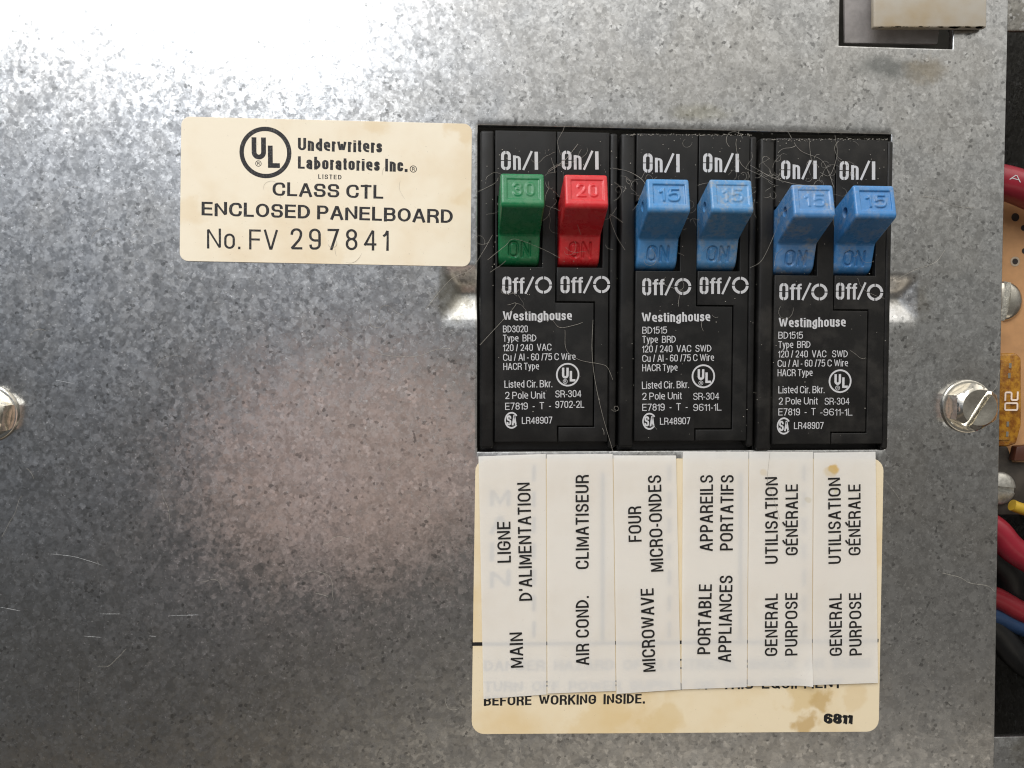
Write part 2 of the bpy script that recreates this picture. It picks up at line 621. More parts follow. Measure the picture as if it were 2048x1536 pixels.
def galvanized(name, base=(.56, .57, .585), tilt=1.0, rough=.30, big=.5, haze=.035, dirt_reflections=()):
    """zinc spangle: every crystal a slightly different tilt, gloss and grey"""
    m, nt, b = new_mat(name)
    N = NT(nt)
    warp = N.vmath('SCALE', N.vmath('SUBTRACT', N.noise(.9, 3, .6, out='Color'), (.5, .5, .5)), .9)
    warp2 = N.vmath('SCALE', N.vmath('SUBTRACT', N.noise(3.2, 2, .6, out='Color'), (.5, .5, .5)), .22)
    co = N.vmath('ADD', N.vmath('ADD', N.co, warp), warp2)
    v1 = N.voronoi(big, co)
    v2 = N.voronoi(big * 2.3, co)
    v3 = N.voronoi(big * 5.2, co)
    geo = nt.nodes.new('ShaderNodeNewGeometry')

    def cell(v, k):
        return N.vmath('SCALE', N.vmath('SUBTRACT', v, (.5, .5, .5)), k * tilt)
    n = N.vmath('ADD', geo.outputs['Normal'], cell(v1, .044))
    n = N.vmath('ADD', n, cell(v2, .070))
    n = N.vmath('ADD', n, cell(v3, .066))
    n = N.vmath('NORMALIZE', n, None)
    fine = N.noise(4.0, 5, .7)
    pits = N.range(N.noise(1.7, 4, .65), .60, .70)
    stretch = nt.nodes.new('ShaderNodeMapping')
    stretch.inputs['Scale'].default_value = (.10, 1, 5.0)
    N.link(N.co, stretch.inputs['Vector'])
    brushed = N.noise(1.6, 4, .7, vec=stretch.outputs[0])
    h = N.math('ADD', N.math('MULTIPLY', fine, .7), N.math('MULTIPLY', brushed, .35))
    h = N.math('SUBTRACT', h, N.math('MULTIPLY', pits, .5))
    nn = N.bump(h, .017 * tilt, 1., n)
    s1 = nt.nodes.new('ShaderNodeSeparateColor')
    N.link(v1, s1.inputs[0])
    s2 = nt.nodes.new('ShaderNodeSeparateColor')
    N.link(v2, s2.inputs[0])
    s3 = nt.nodes.new('ShaderNodeSeparateColor')
    N.link(v3, s3.inputs[0])
    val = N.math('ADD', N.math('MULTIPLY', s1.outputs[1], .34), N.math('MULTIPLY', s2.outputs[0], .34))
    val = N.math('ADD', val, N.math('MULTIPLY', s3.outputs[2], .32))
    c = N.mix(N.range(val, .2, .8), tuple(q * .85 for q in base), tuple(q * 1.18 for q in base))
    c = N.mix(N.math('MULTIPLY', N.range(N.noise(.05, 3, .6), .4, .62), .20), c, (.50, .465, .405))
    c = N.mix(N.math('MULTIPLY', pits, .30), c, (.16, .155, .15))
    flake = N.voronoi(1.9, N.vmath('ADD', N.co, warp2))          # scattered dark and bright crystals
    sf = nt.nodes.new('ShaderNodeSeparateColor')
    N.link(flake, sf.inputs[0])
    gate = N.range(N.noise(.22, 4, .65), .40, .62)
    c = N.mix(N.math('MULTIPLY', N.range(sf.outputs[0], .90, .94), N.math('ADD', N.math('MULTIPLY', gate, .55), .12)), c, tuple(q * .26 for q in base))
    c = N.mix(N.math('MULTIPLY', N.range(sf.outputs[1], .86, .88), N.math('MULTIPLY', gate, .5)), c, (.86, .87, .88))
    for sx, sy, rx, rz, col, st in dirt_reflections:
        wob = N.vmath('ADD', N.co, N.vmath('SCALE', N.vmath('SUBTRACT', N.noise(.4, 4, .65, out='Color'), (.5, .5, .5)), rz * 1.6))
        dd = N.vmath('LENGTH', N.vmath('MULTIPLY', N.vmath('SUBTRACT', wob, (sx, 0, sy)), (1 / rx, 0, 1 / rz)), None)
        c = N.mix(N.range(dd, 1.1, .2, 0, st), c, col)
    r = N.math('ADD', N.math('MULTIPLY', s2.outputs[2], .10), rough - .03)
    r = N.math('ADD', r, N.math('MULTIPLY', pits, .2))
    out = nt.nodes['Material Output']
    gl = []
    for k in (0, 1):
        q = nt.nodes.new('ShaderNodeBsdfAnisotropic')
        q.distribution = 'BECKMANN'
        N.link(c, q.inputs['Color'])
        N.link(N.math('ADD', r, .20 * k), q.inputs['Roughness'])
        N.link(nn, q.inputs['Normal'])
        gl.append(q)
    ms = nt.nodes.new('ShaderNodeMixShader')
    ms.inputs[0].default_value = .30
    N.link(gl[0].outputs[0], ms.inputs[1])
    N.link(gl[1].outputs[0], ms.inputs[2])
    df = nt.nodes.new('ShaderNodeBsdfDiffuse')
    df.inputs['Color'].default_value = (.42, .40, .37, 1)
    ms2 = nt.nodes.new('ShaderNodeMixShader')
    ms2.inputs[0].default_value = haze
    N.link(ms.outputs[0], ms2.inputs[1])
    N.link(df.outputs[0], ms2.inputs[2])
    N.link(ms2.outputs[0], out.inputs['Surface'])
    nt.nodes.remove(b)
    return m


M = {}
SM = [(1775, 135, 8, 3, (.20, .21, .21), .8), (1850, 140, 5, 3.5, (.30, .25, .17), .6), (1400, 225, 8, 2.0, (.30, .28, .16), .35), (915, 595, 5, 6, (.24, .225, .18), .75), (1825, 600, 5, 5, (.33, .30, .25), .5)]  # dark reflection painted into the zinc below the latch, plus dirt at the gussets
M['plate'] = galvanized('galvanized_steel', (.50, .51, .52), .36, .19, dirt_reflections=[(*at(a, b), c, d, e, f) for a, b, c, d, e, f in SM])
M['back_metal'] = galvanized('dull_galvanized_steel', (.34, .335, .315), .8, .45)


def black_plastic(name, col, dust, rough=.42):
    m, nt, b = new_mat(name)
    N = NT(nt)
    cloud = N.range(N.noise(.16, 5, .65), .42, .75)
    grit = N.range(N.noise(6.0, 3, .6), .60, .74)
    fine = N.range(N.noise(1.4, 4, .7), .45, .8)
    d = N.math('MULTIPLY', N.math('ADD', N.math('MULTIPLY', cloud, .28), N.math('MULTIPLY', N.math('MULTIPLY', grit, fine), .9)), dust)
    N.link(N.mix(d, col, (.20, .18, .15)), b.inputs['Base Color'])
    N.link(N.math('ADD', N.math('MULTIPLY', cloud, .25), rough), b.inputs['Roughness'])
    b.inputs['Specular IOR Level'].default_value = .26
    N.link(N.bump(N.noise(5, 3), .012), b.inputs['Normal'])
    return m


M['black'] = black_plastic('black_moulded_plastic', (.0070, .0070, .0070), .13)
M['black_dusty'] = black_plastic('dusty_black_plastic', (.0085, .0082, .008), .28)
M['recess'] = simple('unlit_recess', (.006, .006, .006), .8)


def handle_plastic(name, col, dirt, seed):
    m, nt, b = new_mat(name)
    N = NT(nt)
    off = nt.nodes.new('ShaderNodeMapping')
    off.inputs['Location'].default_value = (seed * 7.3, seed * 3.1, seed * 5.7)
    N.link(N.co, off.inputs['Vector'])
    cl = N.noise(.30, 5, .68, vec=off.outputs[0])
    gr = N.noise(1.3, 5, .7, vec=off.outputs[0])
    d = N.math('MULTIPLY', N.range(cl, .47, .60), N.range(gr, .35, .65))
    c = N.mix(N.range(gr, .3, .7), tuple(q * .93 for q in col), tuple(min(q * 1.06, 1) for q in col))
    c = N.mix(N.math('MULTIPLY', d, dirt), c, (.34, .31, .23))
    c = N.mix(N.math('MULTIPLY', N.range(N.noise(.7, 3, vec=off.outputs[0]), .45, .7), dirt * .18), c, (.45, .47, .47))
    N.link(c, b.inputs['Base Color'])
    N.link(N.math('ADD', N.math('MULTIPLY', d, .35), .26), b.inputs['Roughness'])
    N.link(N.bump(N.noise(3.5, 3), .015), b.inputs['Normal'])
    b.inputs['Subsurface Weight'].default_value = .0
    return m


def paper(name, col, stain, amount, spot=None, trans=0.):
    m, nt, b = new_mat(name)
    N = NT(nt)
    f = N.noise(.06, 4, .6)
    c = N.mix(N.math('MULTIPLY', N.range(f, .42, .72), amount), col, stain)
    c = N.mix(N.math('MULTIPLY', N.range(N.noise(.9, 4, .7), .62, .75), .12), c, tuple(q * .7 for q in stain))
    c = N.mix(N.math('MULTIPLY', N.range(N.noise(2.6, 2), .72, .78), .35), c, (.25, .21, .16))
    if spot:
        for sx, sy, rad, sc, st in spot:
            wob = N.vmath('ADD', N.co, N.vmath('SCALE', N.vmath('SUBTRACT', N.noise(.22, 5, out='Color'), (.5, .5, .5)), rad * 2.6))
            dd = N.vmath('DISTANCE', wob, (sx, 0, sy))
            c = N.mix(N.range(dd, rad * 1.05, rad * .55, 0, st), c, sc)
    N.link(c, b.inputs['Base Color'])
    b.inputs['Roughness'].default_value = .55
    b.inputs['Specular IOR Level'].default_value = .35
    N.link(N.bump(N.noise(.5, 4), .03), b.inputs['Normal'])
    if trans:
        out = nt.nodes['Material Output']
        t = nt.nodes.new('ShaderNodeBsdfTranslucent')
        N.link(c, t.inputs['Color'])
        ms = nt.nodes.new('ShaderNodeMixShader')
        ms.inputs[0].default_value = trans
        N.link(b.outputs[0], ms.inputs[1])
        N.link(t.outputs[0], ms.inputs[2])
        N.link(ms.outputs[0], out.inputs['Surface'])
    return m


def ink(name, col, wear=.35, scale=3.):
    """printing ink, slightly broken up"""
    m, nt, b = new_mat(name)
    N = NT(nt)
    f = N.range(N.noise(scale, 3, .7), .52, .70)
    N.link(N.mix(N.math('MULTIPLY', f, wear), col, tuple(q + (.5 - q) * .5 for q in col)), b.inputs['Base Color'])
    b.inputs['Roughness'].default_value = .6
    b.inputs['Specular IOR Level'].default_value = .3
    return m


M['ink'] = ink('black_ink', (.018, .017, .018), .30)
M['ink_fresh'] = ink('dense_black_ink', (.010, .010, .010), .05)
M['white_print'] = ink('white_print', (.52, .52, .53), .35, 2.)
M['steel'] = simple('bright_zinc_steel', (.70, .67, .60), .17, 1., .12, .8, .02, 1.5)
M['dull_steel'] = simple('dull_zinc_screw', (.50, .49, .45), .42, .8, .2, 1.2, .03, 2)
M['board'] = simple('tan_circuit_board', (.50, .27, .12), .55, 0, .12, .2)
M['copper_hole'] = simple('dark_hole', (.02, .015, .012), .7)
M['solder'] = simple('solder_pad', (.55, .45, .34), .35, .7)
M['red_wire'] = simple('red_insulation', (.25, .012, .026), .30, 0, .06, .3)
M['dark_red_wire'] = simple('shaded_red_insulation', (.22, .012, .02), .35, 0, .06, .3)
M['black_wire'] = simple('black_insulation', (.010, .010, .010), .4)
M['blue_wire'] = simple('blue_insulation', (.02, .05, .12), .4)
M['yellow_wire'] = simple('yellow_insulation', (.42, .27, .02), .5)
M['cream'] = paper('aged_cream_plastic', (.42, .39, .335), (.36, .27, .15), .85)
M['pink_tab'] = simple('grey_pink_painted_tab', (.25, .232, .222), .5, 0, .18, .3, .03, 1)
M['bracket'] = simple('dark_bracket', (.05, .042, .034), .55, .2, .3, .3)
M['enclosure'] = simple('dark_enclosure', (.022, .021, .018), .85, 0, .5, .06, spec=.1)


def amber_plastic():
    m, nt, b = new_mat('amber_clear_plastic')
    N = NT(nt)
    f = N.noise(.5, 4, .7)
    N.link(N.mix(N.range(f, .35, .65), (.25, .085, .010), (.56, .27, .026)), b.inputs['Base Color'])
    b.inputs['Roughness'].default_value = .18
    b.inputs['Transmission Weight'].default_value = .25
    N.link(N.bump(f, .15), b.inputs['Normal'])
    return m


M['amber'] = amber_plastic()

# ------------------------------------------------------------------ the enclosure behind (setting)
o = obj('enclosure_back', MB().box(-175, 135, -140, 130, -52, -50), M['enclosure'])
structure(o)
bx0 = at(1600, 700, -12)[0]
o = obj('enclosure_wall', MB().box(130, 132, -140, 130, -50, -2), M['back_metal'])
structure(o)

# ------------------------------------------------------------------ cover plate with its openings
OL = (at(954, 249)[0] + at(953, 905.5)[0]) / 2
OR = (at(1787, 267)[0] + at(1770.6, 900.3)[0]) / 2
OT = (at(954, 249)[1] + at(1787, 267)[1]) / 2
OB = (at(953, 905.5)[1] + at(1770.6, 900.3)[1]) / 2
KL, KB = at(1676, 93)
KR = at(1907, 97)[0]
KT = KB + 16
PX0, PX1, PY0, PY1 = at(-900, 768)[0], at(2000, 768)[0], at(1024, 2150)[1], at(1024, -600)[1]
ra, rb = at(2013, 100), at(1987, 1475)


def right_edge(y):
    return ra[0] + (rb[0] - ra[0]) * (y - ra[1]) / (rb[1] - ra[1])


gla, gra = at(923, 587), at(1797, 596)      # apexes of the two gussets pressed beside the opening
GUS = [(gla[0], gla[1], -1, 3.9, 5.3), (gra[0], gra[1], 1, 4.2, 4.7)]


def smin(a, b, k=.32):
    h = max(k - abs(a - b), 0) / k
    return min(a, b) - h * h * k * .25


def plate_z(x, y):
    z = 0.0
    for ax, ay, s, run, half in GUS:
        if (x - ax) * s < -5 or (x - ax) * s > run:
            continue
        t = 1 - max((x - ax) * s, 0) / run           # slope away from the opening
        q = 1 - abs(y - ay) / half
        h = smin(smin(t, 1.0), q)
        h = max(h, 0)
        z -= 1.6 * (.55 * h * h * (3 - 2 * h) + .45 * h)
    for sx, sy in SCREW:
        d = math.hypot(x - sx, y - sy)
        if d < 8:
            z += -.25 * (1 - (d / 8) ** 2) ** 2
    z += .12 * math.sin(x * .041 + 1.3) * math.cos(y * .037) - .10 * math.sin(x * .017 - y * .023)
    return z


SCREW = [at(1935, 813), at(-22, 827)]


def axis_lines(a, b, fine, exact):
    L, x = [a], a
    while x < b:
        st = 1.6
        for p, q in fine:
            if p - .5 <= x <= q:
                st = .3
        x = min(x + st, b)
        L.append(x)
    L = [v for v in L if all(abs(v - e) > .14 for e in exact)] + list(exact)
    return sorted(L)


xs = axis_lines(PX0, PX1, [(gla[0] - 5, OL), (OR, gra[0] + 5)], [OL, OR, KL, KR])
ys = axis_lines(PY0, PY1, [(gla[1] - 6, gla[1] + 6)], [OT, OB, KB, KT])
def sheet(name, xs, ys, inside, pos, levels, origin=(0, 0, 0)):
    """sheet on a grid of lines (cells where inside() says so) with rolled-over edges at every border and opening"""
    bm = bmesh.new()
    grid = {}

    def gv(i, j):
        if (i, j) not in grid:
            grid[i, j] = bm.verts.new(pos(xs[i], ys[j]))
        return grid[i, j]
    for i in range(len(xs) - 1):
        for j in range(len(ys) - 1):
            if inside((xs[i] + xs[i + 1]) / 2, (ys[j] + ys[j + 1]) / 2):
                bm.faces.new((gv(i, j), gv(i + 1, j), gv(i + 1, j + 1), gv(i, j + 1)))
    bed = [e for e in bm.edges if e.is_boundary]
    acc = {}
    for e in bed:
        c = e.link_faces[0].calc_center_median()
        m = (e.verts[0].co + e.verts[1].co) / 2
        d = (e.verts[1].co - e.verts[0].co)
        nrm = Vector((d.y, -d.x, 0)).normalized()
        if nrm.dot(m - c) < 0:
            nrm = -nrm
        for v in e.verts:
            acc.setdefault(v, []).append(nrm)
    rim = {v: ns[0] if (ns[0] - ns[-1]).length < .5 else ns[0] + ns[-1] for v, ns in acc.items()}
    prev = {v: v for v in acc}
    for out, dz in levels:
        cur = {v: bm.verts.new((v.co.x + rim[v].x * out, v.co.y + rim[v].y * out, v.co.z + dz)) for v in acc}
        for e in bed:
            a, b = e.verts
            bm.faces.new((prev[a], prev[b], cur[b], cur[a]))
        prev = cur
    og = W(*origin)
    for v in bm.verts:
        v.co = W(*v.co) - og
    me = bpy.data.meshes.new(name)
    bmesh.ops.recalc_face_normals(bm, faces=bm.faces)
    bm.to_mesh(me)
    bm.free()
    if me.polygons[0].normal.y > 0:
        me.flip_normals()
    return me


def plate_pos(x, y):
    if x > KR + 1:
        x = KR + (x - KR) * (right_edge(y) - KR) / (PX1 - KR)
    return (x, y, plate_z(x, y))


me = sheet('cover_plate', xs, ys, lambda x, y: not (OL < x < OR and OB < y < OT) and not (KL < x < KR and KB < y < KT), plate_pos,
           ((.07, -.03), (.16, -.12), (.19, -.24), (.19, -1.3)))
plate = obj('cover_plate', me, M['plate'], smooth=32, recalc=False)
tag(plate, 'large spangled galvanized steel cover plate with a rectangular breaker opening', 'panel')


# ------------------------------------------------------------------ circuit breakers
ZF = 1.0                       # moulded face stands this far proud of the plate
HOLE_DEPTH = 12


def seg_dist(P, A, B):
    d = B - A
    L = max((d ** 2).sum(), 1e-12)
    t = np.clip(((P - A) @ d) / L, 0, 1)
    q = P - A - t[:, None] * d
    return np.sqrt((q ** 2).sum(1))


def relief_dist(P, s, h, sw, total, cx, cy):
    """distance from points to the strokes of a centred string"""
    _, st = glyph_strokes(s, h, sw, total, .22)
    out = np.full(len(P), 9.0)
    for pl in st:
        q = rounded_poly(pl, closed=False, n=4)
        for a, b in zip(q[:-1], q[1:]):
            out = np.minimum(out, seg_dist(P, np.array([a[0] - total / 2 + cx, a[1] - h / 2 + cy]),
                                           np.array([b[0] - total / 2 + cx, b[1] - h / 2 + cy])))
    return out - sw / 2


def sstep(x, a, b):
    t = np.clip((x - a) / (b - a), 0, 1)
    return t * t * (3 - 2 * t)


def make_handle(parent, px, dy, width, mat, rating, worn, holed):
    """rocking toggle: side profile swept across, with the numerals and ON moulded into it"""
    cx = at(px, 475, 2.2)[0]
    # side profile (y, z): top of cap, cap face, hollow underside, ON face, nose going down into the slot
    pr = [(28.0, -3.0), (28.3, .6, .5), (31.4, 8.0, .6), (25.45, 9.5, .7), (22.4, 3.4, 2.4), (21.6, 1.9, .35), (16.7, .45, 1.2), (15.6, -3.0)]
    pr = [(p[0] + dy, p[1]) + tuple(p[2:]) for p in pr]
    fine = rounded_poly(pr, closed=True, n=7)
    cap = (np.array(pr[2][:2]), np.array(pr[3][:2]))
    onf = (np.array(pr[5][:2]), np.array(pr[6][:2]))
    pts, kind = [], []
    for a, b in zip(fine, fine[1:] + fine[:1]):
        L = math.hypot(b[0] - a[0], b[1] - a[1])
        mid = ((a[0] + b[0]) / 2 - dy, (a[1] + b[1]) / 2)
        stp = .11 if (mid[1] > .3 and mid[0] > 16.2 and mid[0] < 31.6 and not (27.9 < mid[0] and mid[1] < 7.6)) else 1.5
        n = max(int(L / stp), 1)
        for k in range(n):
            pts.append((a[0] + (b[0] - a[0]) * k / n, a[1] + (b[1] - a[1]) * k / n))
    P = np.array(pts)
    T = np.roll(P, -1, 0) - np.roll(P, 1, 0)
    T /= np.linalg.norm(T, axis=1)[:, None]
    Nn = np.stack([T[:, 1], -T[:, 0]], 1)                   # outward
    if ((P - P.mean(0)) * Nn).sum() < 0:
        Nn = -Nn
    hw, rr = width / 2, .45
    ks = [hw, hw - .03, hw - .10, hw - .2, hw - .32, hw - rr]
    inner = list(np.linspace(-(hw - rr), hw - rr, 62))
    xsl = [-k for k in ks[:-1]] + inner + ks[:-1][::-1]
    verts, faces = [], []
    k = len(P)
    # coordinates along the two lettered faces
    dc = (cap[1] - cap[0]) / np.linalg.norm(cap[1] - cap[0])
    lc = np.linalg.norm(cap[1] - cap[0])
    vc = (P - cap[0]) @ dc
    oc = np.abs((P - cap[0]) @ np.array([dc[1], -dc[0]])) < .12
    do = (onf[1] - onf[0]) / np.linalg.norm(onf[1] - onf[0])
    lo = np.linalg.norm(onf[1] - onf[0])
    vo = (P - onf[0]) @ do
    oo = (np.abs((P - onf[0]) @ np.array([do[1], -do[0]])) < .25) & (vo > .1)
    for x in xsl:
        e = max(abs(x) - (hw - rr), 0)
        ins = rr - math.sqrt(max(rr * rr - e * e, 0))
        Q = P - Nn * ins
        d = np.zeros(k)
        if abs(x) < hw - rr:
            A = np.stack([np.full(k, x), -vc], 1)
            win = sstep(np.minimum.reduce([2.85 - abs(x - .15) + 0 * vc, vc - 1.15, lc - 1.25 - vc]), -.05, .16)
            num = sstep(-relief_dist(A, rating, 2.5, .42, 3.7, .25, -lc / 2 + .05), -.10, .10)
            dd = .30 * win - (.27 if not worn else .20) * num * win
            d = np.where(oc, dd * (1.0 if not worn else .55), d)
            B = np.stack([np.full(k, x), -vo], 1)
            on = sstep(-relief_dist(B, 'ON', 3.0, .40, 4.1, .1, -lo / 2 - .1), -.12, .12)
            d = np.where(oo, .34 * on, d)
        Q = Q - Nn * d[:, None]
        verts += [(cx + x, q[0], q[1]) for q in Q]
    m = len(xsl)
    for i in range(m - 1):
        for j in range(k):
            faces.append((i * k + j, i * k + (j + 1) % k, (i + 1) * k + (j + 1) % k, (i + 1) * k + j))
    n = 20
    if holed:                          # a tie hole drilled through from side to side
        hc, hr = (26.9 + dy, 5.2), .95
        hb = len(verts)
        xe = (xsl[0], xsl[-1])
        for xx in xe:
            verts += [(cx + xx, hc[0] + hr * math.cos(2 * math.pi * i / n), hc[1] + hr * math.sin(2 * math.pi * i / n)) for i in range(n)]
        faces += [(hb + i, hb + (i + 1) % n, hb + n + (i + 1) % n, hb + n + i) for i in range(n)]
        for side, start in ((0, 0), (1, (m - 1) * k)):
            outer = [Vector((verts[start + j][1], verts[start + j][2], 0)) for j in range(k)]
            hole = [Vector((verts[hb + side * n + j][1], verts[hb + side * n + j][2], 0)) for j in range(n)]
            ids = [start + j for j in range(k)] + [hb + side * n + j for j in range(n)]
            faces += [tuple(ids[q] for q in tri) for tri in tessellate_polygon([outer, hole])]
    else:
        faces.append(tuple(range(k))[::-1])
        faces.append(tuple((m - 1) * k + j for j in range(k)))
    me = mesh_of('toggle', MB().add(verts, faces), ORIG[parent.name])
    h = obj('toggle', me, mat, parent, smooth=38)
    return h, cx


def emblem(mb, cx, cy, r, t, z, boxes, reg, zplane=None):
    """ring with the two stepped letters U and L and the small registered mark; pixel measures"""
    x, y = at(cx, cy, z)
    s = (at(cx + 10, cy, z)[0] - x) / 10
    mb.ring(x, y, (r - t) * s, r * s, z)
    (ux0, uy0, ux1, uy1), (lx0, ly0, lx1, ly1) = boxes
    w = (ux1 - ux0) * .34 * s
    a, b = at(ux0, uy1, z), at(ux1, uy0, z)
    U = [(a[0] + w / 2, b[1]), (a[0] + w / 2, a[1] + w / 2, 9), (b[0] - w / 2, a[1] + w / 2, 9), (b[0] - w / 2, b[1])]
    ribbon(mb, rounded_poly(U, closed=False), w, lambda p, q: (p, q, z), cap=False)
    a, b = at(lx0, ly1, z), at(lx1, ly0, z)
    ribbon(mb, [(a[0] + w / 2, b[1]), (a[0] + w / 2, a[1] + w / 2), (b[0], a[1] + w / 2)], w, lambda p, q: (p, q, z), cap=False)
    registered(mb, *reg, z)


def registered(mb, px, py, r, z):
    x, y = at(px, py, z)
    s = (at(px + 10, py, z)[0] - x) / 10
    mb.ring(x, y, r * s * .80, r * s, z)
    _, st = glyph_strokes('R', r * s * 1.05, r * s * .17, r * s * .75)
    for i, pl in enumerate(st):
        ribbon(mb, rounded_poly(pl, closed=False, n=3), r * s * .17,
               lambda p, q: (x - r * s * .36 + p, y - r * s * .52 + q, z + .004 + .003 * i))


def csa_mark(mb, px, py, z):
    """open C ring holding the letters S and A as cut halves"""
    x, y = at(px, py, z)
    s = (at(px + 10, py, z)[0] - x) / 10
    mb.ring(x, y, 11.2 * s, 13.9 * s, z, .62, 2 * math.pi - .62, 40, 1.2)
    for i, (gl, dx) in enumerate((('S', -9.6), ('A', .9))):
        _, st = glyph_strokes(gl, 20 * s, 3.3 * s, 9.2 * s)
        for j, pl in enumerate(st):
            ribbon(mb, rounded_poly(pl, closed=False, n=4), 3.3 * s,
                   lambda p, q, dx=dx, j=j: (x + dx * s + p, y - 10 * s + q, z + .003 * j))


def breaker(label, left, right, top, bottom, seams, notch, handles, big, lines, marks, dusty):
    z = ZF
    ztxt = ZF + .012
    xl, xr = at(left, 580, z)[0], at(right, 580, z)[0]
    yt = at((left + right) / 2, top, z)[1]
    yb = at((left + right) / 2, bottom, z)[1]
    t = thing('circuit_breaker', label, 'circuit breaker', ((xl + xr) / 2, yb, -12), 'double circuit breakers in the plate opening')
    mat = M['black_dusty'] if dusty else M['black']
    s1, s2, s3 = [at(s, 580, z)[0] for s in seams]
    ybody = at(1360, 905, 0)[1] - .9
    # case: deep lower block and stepped shoulders either side of the face
    body = MB().box(xl + .02, xr - .02, ybody, yt - .35, -14, -1.6)
    obj('case', body, mat, t, bevel=.3)
    sh = MB().box(xl, s1 - .10, yb - 1.2, yt, -1.6, z - .22)
    sh.box(s3 + .10, xr, yb - 1.2, yt, -1.6, z - .30)
    obj('shoulder', sh, mat, t, bevel=.55, segs=3)
    nx, nt_, nr, nb = notch
    nxx = at(nx, 700, z)[0]
    nrr = at(nr, 700, z)[0]
    nty, nby = at(nx, nt_, z)[1], at(nx, nb, z)[1]
    g = .11
    slots = []
    for h in handles:
        cx = at(h[0], 475, 2.2)[0]
        w = HW / 2 + .14
        slots.append([(cx - w, h[1] + 15.95), (cx + w + .35, h[1] + 15.95), (cx + w + .35, h[1] + 28.6), (cx - w, h[1] + 28.6)])
    og = ORIG[t.name]
    yt2 = yt - .05
    # left half of the face runs down behind the writing, the right half is a C round it
    lv = ((.06, -.015), (.13, -.07), (.16, -.18), (.16, -1.2))
    e = .16

    def face(rects, hole, zt):
        X, Y = set(), set()
        for x0, x1, y0, y1 in rects + [hole]:
            X |= {round(x0, 4), round(x1, 4)}
            Y |= {round(y0, 4), round(y1, 4)}

        def inside(x, y):
            if hole[0] < x < hole[1] and hole[2] < y < hole[3]:
                return False
            return any(x0 < x < x1 and y0 < y < y1 for x0, x1, y0, y1 in rects)
        obj('face', sheet('face', sorted(X), sorted(Y), inside, lambda x, y: (x, y, zt), lv, og), mat, t, smooth=35, recalc=False)
    hl = [(q[0][0] - e, q[1][0] + e, q[0][1] - e, q[2][1] + e) for q in slots]
    face([(s1 + e, s2 - g - e, nty - g - e, yt2 - e), (s1 + e, nrr - g - e, nby + e, nty - g - e), (s1 + e, nxx - g - e, yb + e, nby + e)], hl[0], z)
    face([(s2 + g + e, s3 - e, nty + g + e, yt2 - e), (nrr + g + e, s3 - e, nby - 2 * g - e, nty + g + e), (nxx + g + e, s3 - e, yb + e, nby - 2 * g - e)], hl[1], z - .02)
    for px, dy, hm, rating, worn, holed in handles:
        make_handle(t, px, dy, HW, hm, rating, worn, holed)
    mb = MB()
    for kind, x0, x1, y, hgt in big:                   # large stencilled On/I and Off/O
        sw = 9.2
        if kind == 'on':
            wd = x1 - x0
            stencil_o(mb, x0, y - hgt - .5, x0 + wd * .262, y + .5, ztxt, 6.0, 1.7)
            text(mb, 'n', (x0 + wd * .325, y), (x0 + wd * .53, y), hgt * .98, .155, ztxt)
            text(mb, '/', (x0 + wd * .575, y), (x0 + wd * .845, y), hgt * .98, .125, ztxt + .003)
            text(mb, 'I', (x0 + wd * .90, y), (x1, y), hgt * .96, .19, ztxt)
        else:
            wd = x1 - x0
            stencil_o(mb, x0, y - hgt - .5, x0 + wd * .285, y + .5, ztxt, 5.6, 1.7)
            text(mb, 'ff', (x0 + wd * .325, y), (x0 + wd * .70, y), hgt * .97, .165, ztxt, gap=.03)
            text(mb, '/', (x0 + wd * .71, y), (x1, y), hgt * .98, .125, ztxt + .003)
            rx, ry, rr_ = kind
            cxx, cyy = at(rx, ry, ztxt)
            s = (at(rx + 10, ry, ztxt)[0] - cxx) / 10
            for q in range(4):
                mb.ring(cxx, cyy, (rr_ - 5.4) * s, rr_ * s, ztxt, q * math.pi / 2 + .075, (q + 1) * math.pi / 2 - .075, 12)
    obj('switch_marking', mb, M['white_print'], t, recalc=False)
    mb = MB()
    for i, (s, p0, p1, hgt, wgt) in enumerate(lines):
        text(mb, s, p0, p1, hgt, wgt, ztxt, .15, .36)
    obj('printed_text', mb, M['white_print'], t, recalc=False)
    mb = MB()
    (ex, ey, er), (cx_, cy_) = marks
    emblem(mb, ex, ey, er, 3.2, ztxt, ((ex - 11.5, ey - 14, ex + 2, ey + 7.5), (ex + 4, ey - 7.5, ex + 15.5, ey + 13.5)), (ex - 5, ey + 13.5, 4.6))
    csa_mark(mb, cx_, cy_, ztxt)
    obj('certification_mark', mb, M['white_print'], t, recalc=False)
    return t


